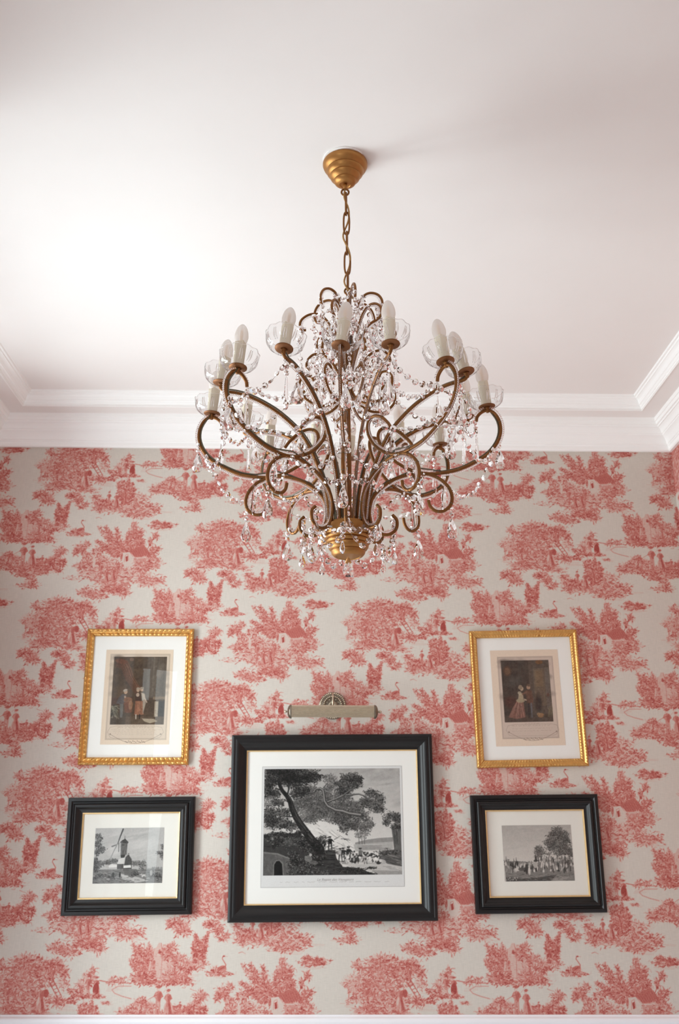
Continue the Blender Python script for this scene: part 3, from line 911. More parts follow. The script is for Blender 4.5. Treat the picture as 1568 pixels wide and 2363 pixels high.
def pendant(parent, p, drop, beads=2, rz=0.0, bead=None):
    """Octagon beads on a wire above a cut drop; one part, its beads below it."""
    bead = bead or OCT_S
    step = 0.0172 if bead is OCT else 0.0152
    o = link({'prism_spear': 'prism_drop', 'almond_drop': 'almond_drop'}.get(drop.name.split('.')[0], 'pear_drop'), drop, parent, (p[0], p[1], p[2] - beads * step - .004), (0, 0, rz))
    for k in range(beads):
        link('octagon_bead', bead, o, (0, 0, .010 + (beads - 1 - k) * step), (random.uniform(-.3, .3), random.uniform(-.3, .3), random.uniform(0, 3)))
    return o

for i, az in enumerate(LOW_AZ):
    a = link('arm', arm_low_me, chand, (0, 0, 0), (0, 0, ROT(az)))
    for t in low_trim: link('bead_trim', t, a)
    link('lead_wire', low_cable, a)
    candle(a, .372, 2.649, random.uniform(0, 6), [9, 12, 6, 4, 4, 5, 3, 7][i], [-6, 0, 0, 0, 2, 0, 0, 3][i])
scroll_me = tube_profile('scroll_rod', SCROLL, ties=12)
scroll_trim = bead_trim_mesh(SCROLL, -1, i0=.03, i1=.97)
for i, az in enumerate(LOW_AZ):
    s = link('scroll_rod', scroll_me, chand, (0, 0, 0), (0, 0, ROT(az)))
    link('bead_trim', scroll_trim, s)
for i, az in enumerate(UP_AZ):
    a = link('arm', arm_up_me, chand, (0, 0, 0), (0, 0, ROT(az)))
    for t in up_trim: link('bead_trim', t, a)
    link('lead_wire', up_cable, a)
    candle(a, .350, 2.671, random.uniform(0, 6), [13, 8, 16, 4, 4, 4, 5, 6][i])
mid_me, mid_trim = tube_profile('collar_scroll', MID, .0036), bead_trim_mesh(MID, -1, .0066, .0024)
for az in [az + 20 for az in LOW_AZ]:
    s = link('collar_scroll', mid_me, chand, (0, 0, 0), (0, 0, ROT(az)))
    link('bead_trim', mid_trim, s)
tops = []
for prof, nm, azs in ((TOP_A, 'crown_scroll', range(0, 360, 60)), (TOP_B, 'crown_scroll', range(30, 390, 60)), (TOP_C, 'crown_scroll', range(12, 372, 60))):
    me, tr = tube_profile(nm, prof, .0036), bead_trim_mesh(prof, -1 if prof is not TOP_C else -1, .0066, .0024)
    for az in azs:
        az = az + 10
        s = link(nm, me, chand, (0, 0, 0), (0, 0, ROT(az)))
        link('bead_trim', tr, s)
        tops.append((prof, az))

# stem, base bowl, chain, cable and ceiling canopy
stem = [(.0001, 2.300), (.0105, 2.300), (.0125, 2.330), (.0110, 2.372), (.0085, 2.376), (.0092, 2.40), (.0088, 2.52), (.0070, 2.60), (.0062, 2.65), (.0085, 2.655), (.0085, 2.668), (.005, 2.672),
        (.0048, 2.74), (.0085, 2.745), (.0085, 2.76), (.0042, 2.765), (.0040, 2.99), (.0060, 2.995), (.0060, 3.005), (.0001, 3.008)]
link('stem', autosmooth(MB().lathe([(r, z - Z0) for r, z in stem], 24).mesh('stem', M['bronze']), 40), chand)
bowl = [(.0001, 2.330), (.046, 2.330), (.050, 2.328), (.0505, 2.3225), (.0565, 2.3215)] + [tuple(p) for p in crv([(.0592, 2.314), (.0592, 2.304), (.0558, 2.2955)], 3)] + [(.0532, 2.2940)] + \
       [tuple(p) for p in crv([(.0552, 2.2915), (.0552, 2.2885), (.0535, 2.2860)], 3)] + [(.0500, 2.2845)] + [tuple(p) for p in crv([(.0518, 2.2820), (.0516, 2.2785), (.0495, 2.2755)], 3)] + [(.0460, 2.2740)] + \
       [tuple(p) for p in crv([(.0476, 2.2715), (.0468, 2.2660), (.0430, 2.2590)], 3)] + [(.0390, 2.2570)] + [tuple(p) for p in crv([(.0398, 2.2545), (.0380, 2.2480), (.0335, 2.2425)], 3)] + [(.0300, 2.2405), (.0280, 2.2405), (.0265, 2.2420), (.0001, 2.2420)]
base = link('base_bowl', autosmooth(MB().lathe([(r * 1.12, z - Z0) for r, z in bowl], 48).mesh('base_bowl', M['gold_cup']), 40), chand)
ring = MB()
for k in range(16):
    a = 2 * math.pi * k / 16
    ring.lathe([(.0028, .0), (.0045, .0), (.0045, .003), (.0028, .003)], 10, (.040 * math.cos(a), .040 * math.sin(a), 2.330 - Z0))
link('wire_grommet', ring.mesh('wire_grommet', M['bronze']), base)

TOPX = Vector((0.0490 - AX.x, 0.0, 3.440 - Z0))     # the canopy's place on the ceiling
canopy = [(.0625, 0.0), (.0655, -.006), (.0655, -.012), (.0625, -.020), (.0560, -.025), (.0530, -.028), (.0545, -.031), (.0530, -.037), (.0480, -.043), (.0440, -.046), (.0450, -.049), (.0425, -.055),
          (.0360, -.060), (.0325, -.063), (.0330, -.066), (.0300, -.072), (.0230, -.0765), (.0160, -.078), (.0145, -.0765), (.0001, -.074)]
cano = link('ceiling_canopy', autosmooth(MB().lathe(canopy, 56).mesh('ceiling_canopy', M['gold_cup']), 35), chand, TOPX)
link('canopy_rim', autosmooth(MB().lathe([(.0001, 0), (.0600, 0), (.0600, -.003), (.0001, -.003)], 40).mesh('canopy_rim', M['plaster']), 40), cano, (-.004, -.012, 0))
link('gland_nut', MB().lathe([(.0001, -.074), (.005, -.074), (.0065, -.082), (.0055, -.092), (.0001, -.093)], 16).mesh('gland_nut', M['gold_cup']), cano)

def ring_pts(r, c, axis):
    return [(c[0] + (r * math.cos(t) if axis == 'x' else 0), c[1] + (0 if axis == 'x' else r * math.cos(t)), c[2] + r * math.sin(t)) for t in [2 * math.pi * k / 24 for k in range(25)]]
hook = MB().tube(ring_pts(.0105, (0, 0, -.103), 'x'), .0030, 8)
link('canopy_hook', hook.mesh('canopy_hook', M['bronze']), cano)
chain = MB()
z_top, z_bot = 3.440 - .110, 3.005
nlink, L = 5, 0.0
pitch = (z_top - z_bot) / 5.0
for k in range(5):
    zc = z_top - pitch * (k + .5)
    hl, hw = pitch / 2 + .0045, .0085
    f = (3.44 - zc) / (3.44 - 3.0)
    cx = TOPX.x * (1 - f)
    pts = []
    for q in range(41):
        t = 2 * math.pi * q / 40
        x = hw * math.copysign(abs(math.cos(t)) ** .75, math.cos(t)); z = math.sin(t)
        z = math.copysign(abs(z) ** .8, z) * hl
        ang = 0.25 if k % 2 else 1.45
        pts.append((cx + x * math.cos(ang), x * math.sin(ang), zc + z - Z0))
    chain.tube(pts, .0028, 8, False)
link('chain', chain.mesh('chain', M['bronze']), chand)
loop = MB().tube(ring_pts(.0095, (0, 0, 3.012 - Z0), 'x'), .0028, 8)
link('stem_loop', loop.mesh('stem_loop', M['bronze']), chand)
cp = []
for k in range(46):
    f = k / 45
    z = 3.350 + (2.985 - 3.350) * f
    amp = .0095 * min(1, f * 6)
    ph = f * 15.5 + 2.6
    cp.append((TOPX.x * (1 - f) + amp * math.cos(ph) + (.006 if f > .85 else 0) * (f - .85) / .15, amp * math.sin(ph), z - Z0))
link('supply_cord', MB().tube(cp, .0026, 8).mesh('supply_cord', M['gold_cord']), chand)

# --- crystals
def P3(az, r, z):
    a = math.radians(az)
    return Vector((r * math.sin(a), -r * math.cos(a), z - Z0))

rj = random.Random(5)
def garland(p, q, sag, n, bead, name='bead_garland', jit=.0015):
    """A wire swag from p to q with cut octagons threaded on it."""
    pts = []
    for k in range(17):
        f = k / 16
        c = p.lerp(q, f); c.z -= sag * 4 * f * (1 - f)
        pts.append(c)
    g = link(name, MB().tube(pts, .00042, 4, False).mesh(name, M['wire']), chand)
    S = arcsample(pts, count=n + 2)[1:-1]
    T = np.gradient(S, axis=0) if n > 1 else [np.array(q - p)]
    for s_, t in zip(S, T):
        t = Vector(t).normalized()
        e = t.to_track_quat('X', 'Z').to_euler()
        mtx = e.to_matrix() @ Matrix.Rotation(rj.uniform(-1.0, 1.0), 3, 'X')
        link('octagon_bead', bead, g, s_ + np.array([rj.gauss(0, jit) for _ in range(3)]), mtx.to_euler())
    return g

def nxt(l):
    return list(zip(l, l[1:] + l[:1]))
LOWS = sorted(LOW_AZ); UPS = sorted(UP_AZ)
ALL = sorted([(a, 'L') for a in LOW_AZ] + [(a, 'U') for a in UP_AZ])
# swags between the outer bends of the lower arms
for a, b in nxt(LOWS):
    if b < a: b += 360
    garland(P3(a, .388, 2.535), P3(b, .388, 2.535), .085, 14, OCT)
# swags from each candle to its neighbour
for (a, ka), (b, kb) in nxt(ALL):
    if b < a: b += 360
    h = {'L': (.343, 2.606), 'U': (.338, 2.648)}
    garland(P3(a, *h[ka]), P3(b, *h[kb]), .030, 6, OCT)
# from the hooked arm ends in to the collar scrolls
for a in LOWS:
    garland(P3(a, .341, 2.608), P3(a + 20, .100, 2.728), .050, 13, OCT)
# strings around the scroll rods
for a, b in nxt(LOWS):
    if b < a: b += 360
    garland(P3(a, .205, 2.470), P3(b, .205, 2.470), .050, 8, OCT)
    garland(P3(a, .090, 2.437), P3(b, .090, 2.437), .022, 4, OCT_L)
    garland(P3(a, .072, 2.318), P3(b, .072, 2.318), .026, 4, OCT_L)
    garland(P3(a, .118, 2.302), P3(b, .118, 2.302), .060, 5, OCT_L)
# crown: strings drop from every crown scroll, and ring it
for prof, az in tops:
    r, z = prof[-3]
    n = 7 if prof is TOP_A else 6
    garland(P3(az, r, z), P3(az, r * .98, z - n * .0155), 0, n, OCT_S, 'bead_strand', .003)
    pendant(chand, P3(az, r * .98, z - n * .0155), ALMOND if prof is not TOP_B else PEAR, 1, rj.uniform(0, 3))
    garland(P3(az, prof[5][0], prof[5][1] + .004), P3(az + 60, prof[5][0], prof[5][1] + .004), .028, 5, OCT_S)
    pendant(chand, P3(az + 25, prof[5][0] * .8, prof[5][1] - .03), ALMOND, 2, rj.uniform(0, 3))
    garland(P3(az + 8, prof[4][0], prof[4][1] - .004), P3(az + 14, prof[2][0] + .02, prof[2][1] - .03), .006, 5, OCT_S, 'bead_strand', .002)
    pendant(chand, P3(az - 20, prof[5][0] * .55, prof[3][1] - .02), PEAR if prof is TOP_C else ALMOND, 2, rj.uniform(0, 3))
for az in [az + 20 for az in LOW_AZ]:
    pendant(chand, P3(az, .098, 2.722), SPEAR, 1, rj.uniform(0, 3))
    garland(P3(az, .128, 2.725), P3(az + 45, .128, 2.725), .040, 7, OCT)
    pendant(chand, P3(az + 22, .10, 2.700), PEAR, 1, rj.uniform(0, 3))
# drops under the candles and on the lower scrolls
for az in LOW_AZ:
    pendant(chand, P3(az + 2, .402, 2.566), PEAR, 2, rj.uniform(-.6, .6))
    pendant(chand, P3(az, .341, 2.606), SPEAR, 2, 0)
    pendant(chand, P3(az, .268, 2.374), PEAR, 2, rj.uniform(-.6, .6))
    pendant(chand, P3(az, .170, 2.542), PEAR, 1, rj.uniform(-1, 1))
    pendant(chand, P3(az + 3, .116, 2.345), ALMOND, 2, rj.uniform(-1, 1))
    pendant(chand, P3(az - 4, .120, 2.300), ALMOND, 3, rj.uniform(-1, 1))
    pendant(chand, P3(az + 1, .250, 2.462), SPEAR, 1, 0)
for az in UP_AZ:
    pendant(chand, P3(az, .335, 2.640), SPEAR, 2, 0)
    pendant(chand, P3(az + 2, .300, 2.640), PEAR_L, 2, rj.uniform(-.6, .6))
    pendant(chand, P3(az, .120, 2.535), ALMOND, 1, rj.uniform(-.6, .6))
pendant(chand, Vector((0, 0, 2.245 - Z0)), PEAR, 0, .2)

# ------------------------------------------------------------------ framed prints
def ring_frame(w, h, prof, mat, name, ribs=None, nseg=1, arr=None):
    """A mitred frame: prof = (inset from the outer edge, height off the wall); ribs = {profile index: (pitch, depth)}."""
    v, f = [], []
    k = len(prof)
    cor = lambda d: [(-(w / 2 - d), h / 2 - d), (w / 2 - d, h / 2 - d), (w / 2 - d, -(h / 2 - d)), (-(w / 2 - d), -(h / 2 - d))]
    for s_ in range(4):
        ln = w if s_ % 2 == 0 else h
        n = max(1, nseg if not ribs else int(ln / .0022))
        o = len(v)
        for i in range(n + 1):
            t = i / n
            for q, (d, e) in enumerate(prof):
                c = cor(d); a, b = c[s_], c[(s_ + 1) % 4]
                y = e
                if ribs and q in ribs:
                    pt, dp = ribs[q]
                    cnt = round(ln / pt)
                    y = e - dp * (1 - abs(math.sin(math.pi * t * cnt)) ** .34)
                v.append((a[0] + (b[0] - a[0]) * t, -y, a[1] + (b[1] - a[1]) * t))
        for i in range(n):
            for q in range(k - 1):
                f.append((o + i * k + q, o + (i + 1) * k + q, o + (i + 1) * k + q + 1, o + i * k + q + 1))
    return autosmooth(MB().add(v, f).mesh(name, M[mat], True), 38)

def sheet(w, h, y, name, mat, c=(0, 0)):
    return MB().box((c[0], -y, c[1]), (w, .0006, h)).mesh(name, M[mat], False)

def canvas_sheet(img, w, h, c, y, name, ink=1.4):
    """A printed sheet, its drawing held as a colour a vertex; img row 0 is the top edge, sRGB 0..1."""
    hh, ww = img.shape[:2]
    x = np.linspace(-w / 2, w / 2, ww) + c[0]; z = np.linspace(h / 2, -h / 2, hh) + c[1]
    X, Z = np.meshgrid(x, z)
    P = np.stack([X, np.full_like(X, -y), Z], -1)[::-1]
    im = np.clip(img, 0, 1)
    im = np.where(im < .84, .84 * (np.maximum(im, 1e-4) / .84) ** ink, im)
    lin = np.where(im <= .04045, im / 12.92, ((im + .055) / 1.055) ** 2.4).astype(np.float32)
    return grid_mesh(name, P, M['print'], 'tint', lin[::-1])

def picture(label, c, rot, w, h, prof, mat, ribs, fw, back, sheets, slip=None, matte='mat_white', group=None):
    p = thing('framed_print', label, 'picture', (c[0], -0.001, c[1]), (0, math.radians(-rot), 0), group)
    link('frame', ring_frame(w, h, prof, mat, 'frame', ribs), p)
    iw, ih = w - 2 * fw, h - 2 * fw
    link('backing', sheet(w - .012, h - .012, .002, 'backing', 'paper_back'), p)
    if slip:
        link('gilt_slip', ring_frame(iw + .003, ih + .003, [(0, .004), (0, .0115), (.002, .0125), (.005, .0115), (.0065, .009), (.0065, .004)], 'slip', 'gilt_slip'), p)
    link('mat_board', sheet(iw + .004, ih + .004, .0045, 'mat_board', matte), p)
    for s_ in sheets: link(s_[0], s_[1], p)
    link('glazing', MB().box((0, -.0078, 0), (iw + .002, .0012, ih + .002)).mesh('glazing', M['pane'], False), p)
    return p

GILT_L = [(0, 0), (0, .015), (.002, .021), (.006, .024), (.010, .0225), (.013, .017), (.017, .0145), (.020, .017), (.0235, .0195), (.028, .018), (.0315, .011), (.0315, .004)]
RIB_L = {2: (.0210, .0030), 3: (.0210, .0052), 4: (.0210, .0045), 7: (.0210, .0026), 8: (.0210, .0050), 9: (.0210, .0045)}
GILT_R = [(0, 0), (0, .014), (.002, .019), (.006, .022), (.010, .021), (.013, .0165), (.017, .0145), (.021, .0165), (.025, .0175), (.029, .015), (.0315, .010), (.0315, .004)]
RIB_R = {2: (.0130, .002), 3: (.0130, .0042), 4: (.0130, .003), 7: (.0130, .003), 8: (.0130, .0048), 9: (.0130, .003)}
BLACK_S = [(0, 0), (0, .020), (.002, .0235), (.006, .0245), (.014, .0245)] + [tuple(p) for p in crv([(.0165, .0225), (.019, .020), (.023, .0195)], 3)] + [(.0245, .0225), (.027, .0265), (.031, .0280), (.036, .0270), (.040, .0235)] + \
          [tuple(p) for p in crv([(.044, .0175), (.050, .0135), (.057, .0120)], 3)] + [(.0605, .0120), (.0605, .004)]
BLACK_L = [(0, 0), (0, .026), (.002, .0295), (.006, .031), (.012, .0315), (.0145, .0290), (.017, .0290)] + [tuple(p) for p in crv([(.020, .0300), (.028, .0300), (.036, .0265), (.043, .0200), (.050, .0155), (.058, .0135)], 3)] + [(.0625, .0135), (.0625, .004)]

def g1(v): return np.array([v, v * .985, v * .97], np.float32)

# --- the large engraving: travellers resting beneath great trees (a generic pastoral scene)
def paint_travellers():
    c = Cv(640, 494, g1(.74))
    c.ox, c.oy = 303, 288; c.sx = c.sy = 640 / 945
    R = c.rng
    for y in range(282, 1030, 10):
        t = (y - 282) / 560
        c.poly([(290, y), (1280, y), (1280, y + 11), (290, y + 11)], g1(.70 + .13 * min(1, t)), 1)
    for _ in range(46):
        x, y = 850 + 420 * R.random(), 290 + 260 * R.random()
        c.dab(x, y, 30 + 50 * R.random(), 9 + 14 * R.random(), -.2, g1(R.choice([.60, .64, .76, .80])), .30, .8)
    def lv(x, y, rx, ry, t, **k):
        k.setdefault('L', 7.5); k.setdefault('W', 4.0)
        c.leaves(x, y, rx, ry, g1(t), g1(max(.06, t - .15)), g1(t + .20), **k)
    # hazy wood behind
    for q in [(560, 540, 90, 70), (620, 460, 90, 70), (690, 580, 80, 80), (340, 500, 60, 60), (780, 620, 70, 60), (880, 560, 130, 70), (840, 480, 80, 50), (640, 520, 110, 90), (720, 500, 70, 70), (820, 560, 90, 60), (600, 620, 70, 40)]: lv(*q, .44, base=.9)
    for q in [(330, 520, 40, 30), (360, 690, 60, 20), (570, 600, 40, 40)]: lv(*q, .62, base=.5)
    # far hills, water, light ground
    c.poly([(930, 800), (1000, 782), (1090, 770), (1190, 765), (1190, 800), (930, 815)], g1(.60), .9)
    c.poly([(920, 812), (1190, 795), (1190, 850), (930, 860)], g1(.72), 1)
    for i in range(16): c.stroke([(940 + 60 * R.random(), 800 + i * 4), (1080 + 100 * R.random(), 798 + i * 4)], 2.5, 2, g1(R.choice([.5, .8, .58])), .6)
    for q in [(975, 745, 55, 28), (1000, 715, 40, 30)]: lv(*q, .55)
    for x in (955, 975, 992): c.stroke([(x, 760), (x + 3, 810)], 4, 4, g1(.45), .9)
    # pale cliff
    c.poly([(585, 690), (640, 660), (735, 628), (790, 660), (835, 720), (905, 790), (935, 860), (800, 870), (670, 850)], g1(.83), 1)
    for i in range(70):
        x, y = 600 + 300 * R.random(), 650 + 200 * R.random()
        if x - 600 < (y - 600) * 1.6 and x > 590:
            c.stroke([(x, y), (x + 26 + 30 * R.random(), y + 18 + 30 * R.random())], 3.5, 2, g1(R.choice([.5, .62, .9, .93])), .7)
    lv(760, 640, 60, 26, .48); lv(640, 640, 50, 30, .46); lv(860, 700, 46, 40, .44)
    # crown of the middle tree
    for q in [(755, 352, 55, 30), (785, 400, 60, 44), (745, 440, 40, 40)]: lv(*q, .47)
    for q in [(905, 350, 80, 36), (880, 395, 85, 48), (950, 385, 45, 40), (860, 440, 70, 34), (960, 360, 34, 26)]: lv(*q, .30)
    for q in [(1045, 462, 54, 34), (1108, 492, 36, 36), (1068, 540, 80, 46), (1100, 575, 46, 30), (1000, 520, 50, 34)]: lv(*q, .34)
    for q in [(885, 655, 110, 50), (935, 690, 70, 36), (845, 620, 64, 40), (1020, 672, 46, 50), (970, 610, 60, 40)]: lv(*q, .38)
    lv(1010, 680, 50, 36, .52)
    bark, lit = g1(.34), g1(.62)
    for pts, w0, w1 in (([(970, 612), (890, 600), (850, 585), (800, 578), (745, 550), (722, 515), (718, 470), (712, 440), (690, 425), (660, 432), (648, 452)], 26, 15),
                        ([(745, 520), (800, 500), (850, 478), (910, 470), (960, 466), (1000, 480), (1040, 512)], 15, 8), ([(850, 478), (900, 440), (940, 420)], 9, 5), ([(715, 420), (740, 390)], 9, 5)):
        c.stroke(pts, w0, w1, bark); c.stroke([(x - 2, y - 3) for x, y in pts], w0 * .45, w1 * .4, lit)
    # right-hand crag with trees
    c.poly([(1180, 690), (1255, 680), (1262, 862), (1196, 850), (1190, 780)], g1(.48), 1)
    for i in range(20): x = 1185 + 70 * R.random(); c.stroke([(x, 700 + 60 * R.random()), (x + 6, 790 + 60 * R.random())], 4, 3, g1(R.choice([.28, .55, .34])), .7)
    for q in [(1190, 622, 64, 36), (1150, 660, 32, 30), (1230, 640, 46, 44), (1215, 690, 44, 24)]: lv(*q, .34)
    c.poly([(1070, 900), (1120, 862), (1200, 848), (1265, 860), (1265, 965), (1160, 950)], g1(.42), 1); lv(1150, 868, 80, 24, .36)
    for i in range(26): x, y = 1090 + 160 * R.random(), 870 + 80 * R.random(); c.stroke([(x, y), (x + 40, y + 14)], 5, 3, g1(R.choice([.3, .55, .62])), .7)
    # light road
    c.poly([(790, 930), (1060, 925), (1268, 968), (1268, 1010), (1060, 1000), (900, 960)], g1(.76), 1)
    c.poly([(1040, 985), (1268, 992), (1268, 1024), (1080, 1024)], g1(.66), 1)
    for i in range(22): x, y = 860 + 380 * R.random(), 935 + 70 * R.random(); c.stroke([(x, y), (x + 60, y + 4)], 3, 2, g1(R.choice([.5, .86, .6])), .6)
    # dark foreground bank
    c.poly([(290, 750), (420, 742), (545, 730), (640, 800), (690, 850), (790, 848), (802, 905), (845, 962), (960, 972), (1085, 1026), (290, 1030)], g1(.31), 1)
    for i in range(120):
        x, y = 300 + 560 * R.random(), 770 + 250 * R.random()
        c.stroke([(x, y), (x + 30 + 30 * R.random(), y + R.gauss(0, 10))], 6, 3, g1(R.choice([.16, .2, .34, .44])), .6)
    for q in [(455, 795, 70, 40), (545, 795, 66, 32), (380, 770, 60, 30)]: lv(*q, .40)
    for q in [(620, 800, 60, 46), (650, 830, 50, 30)]: lv(*q, .2)
    c.poly([(290, 868), (400, 872), (484, 902), (474, 1024), (290, 1028)], g1(.44), 1)
    for i in range(40): x, y = 295 + 180 * R.random(), 880 + 140 * R.random(); c.stroke([(x, y), (x + 8, y + 20)], 5, 3, g1(R.choice([.34, .54, .5])), .6)
    c.stroke([(296, 862), (400, 872), (484, 905)], 12, 8, g1(.58), .8)
    c.poly([(378, 1026), (378, 945), (392, 922), (412, 920), (430, 940), (436, 1026)], g1(.14), 1)
    c.stroke([(372, 1020), (374, 942), (392, 916), (414, 914), (436, 938), (442, 1020)], 6, 6, g1(.6), .7)
    for q in [(540, 960, 60, 40), (620, 985, 60, 34), (580, 920, 40, 24), (500, 990, 36, 26), (650, 940, 40, 26)]: lv(*q, .38)
    for i in range(6): c.stroke([(640, 872 + i * 15), (720, 866 + i * 15), (790, 872 + i * 14)], 7, 5, g1(.13 if i % 2 else .36), .85)
    for q in [(900, 985, 120, 20), (1000, 1010, 80, 14), (1040, 970, 40, 10)]: lv(*q, .24)
    for _ in range(60):
        x = 300 + 420 * R.random(); y = 755 + 250 * R.random()
        if not (x < 490 and y > 860): c.leaves(x, y, 26 + 26 * R.random(), 12 + 12 * R.random(), g1(R.choice([.2, .3, .38, .45])), g1(.12), g1(.58), L=9, W=4, base=.4)
    for i in range(30):
        x, y = 640 + 150 * R.random(), 850 + 120 * R.random(); c.stroke([(x, y), (x + 50, y + R.gauss(0, 6))], 4, 3, g1(R.choice([.12, .3, .42])), .7)
    c.dab(610, 905, 26, 22, 0, g1(.62), .7); c.dab(640, 930, 34, 16, .3, g1(.55), .6); c.dab(625, 880, 10, 10, 0, g1(.8), .8)
    # big tree on the left
    for q in [(395, 330, 125, 60), (540, 325, 160, 46), (630, 350, 85, 42), (500, 380, 90, 50), (570, 440, 56, 44), (520, 460, 46, 40), (330, 430, 50, 50), (385, 455, 40, 34)]: lv(*q, .22)
    for q in [(405, 520, 46, 32), (345, 590, 56, 44), (430, 590, 62, 34), (395, 660, 118, 46), (490, 685, 66, 34), (350, 640, 60, 40)]: lv(*q, .27)
    bk = [(690, 845), (640, 790), (600, 735), (560, 680), (525, 625), (498, 570), (485, 520), (462, 478), (428, 440), (408, 400), (400, 370)]
    c.stroke(bk, 62, 17, g1(.20)); c.stroke([(x + 7, y - 5) for x, y in bk[:8]], 18, 6, g1(.40), .7)
    for pts, w in (([(462, 478), (472, 430), (468, 390)], 12), ([(500, 560), (470, 520), (440, 500)], 8), ([(520, 620), (470, 620), (410, 615)], 9), ([(430, 440), (380, 420)], 9)): c.stroke(pts, w, w * .5, g1(.24))
    for i in range(110):
        k = R.random() * 8; j = int(k); (x, y), (x2, y2) = bk[j], bk[j + 1]; f = k - j; o = R.uniform(-20, 20) * (1 - k / 11)
        x, y, dx, dy = x + (x2 - x) * f + o, y + (y2 - y) * f, (x2 - x) * .5, (y2 - y) * .5
        c.stroke([(x, y), (x + dx, y + dy)], 3, 2, g1(R.choice([.10, .14, .46, .34])), .8)
    for i in range(9): c.leaves(300 + 36 * i, 748 - 2 * i + R.uniform(-8, 8), 34, 16, g1(.24), g1(.12), g1(.42), L=9, W=4)
    for q in [(430, 300, 130, 30), (560, 360, 90, 34), (470, 350, 80, 40), (350, 380, 60, 40)]: lv(*q, .19)
    for q in [(655, 800, 34, 40), (668, 835, 34, 24)]: lv(*q, .17)
    # the travellers
    def man(x, y, h, coat, leg):
        c.dab(x, y, h * .09, h * .1, 0, g1(.55), 1); c.stroke([(x - h * .08, y - h * .06), (x + h * .08, y - h * .07)], h * .09, h * .06, g1(.14))
        c.poly([(x - h * .14, y + h * .1), (x + h * .14, y + h * .1), (x + h * .17, y + h * .5), (x - h * .16, y + h * .5)], g1(coat), 1)
        c.stroke([(x + h * .12, y + h * .14), (x + h * .30, y + h * .32)], h * .09, h * .06, g1(coat))
        for q in (-.08, .09): c.stroke([(x + h * q, y + h * .48), (x + h * q * 1.7, y + h * .98)], h * .11, h * .07, g1(leg))
    man(758, 765, 85, .18, .26); man(720, 803, 42, .2, .2)
    for q in [(828, 845, 80, .7, .3), (848, 842, 86, .25, .5), (884, 835, 92, .22, .3), (915, 880, 60, .6, .5), (965, 845, 84, .5, .3), (1000, 885, 60, .75, .4), (940, 880, 60, .3, .3), (870, 880, 60, .8, .6)]: man(*q)
    for q in [(950, 905, 40, 22, .35), (990, 912, 34, 20, .7), (1045, 890, 40, 18, .26), (1060, 915, 26, 14, .85), (1105, 930, 34, 18, .72), (1090, 935, 18, 12, .3), (908, 918, 30, 16, .3), (1010, 880, 30, 14, .3)]: c.dab(q[0], q[1], q[2], q[3], R.gauss(0, .3), g1(q[4]), .95)
    for q in [(1070, 905), (1030, 900), (1100, 925), (960, 900), (880, 900)]: c.dab(q[0], q[1], 8, 8, 0, g1(.9), .9)
    for _ in range(60): x, y = 830 + 280 * R.random(), 860 + 70 * R.random(); c.dab(x, y, 3 + 4 * R.random(), 5 + 8 * R.random(), R.random(), g1(R.choice([.2, .35, .8, .9])), .7)
    engrave(c, 290, 280, 1280, 1030, .13)
    return c.a

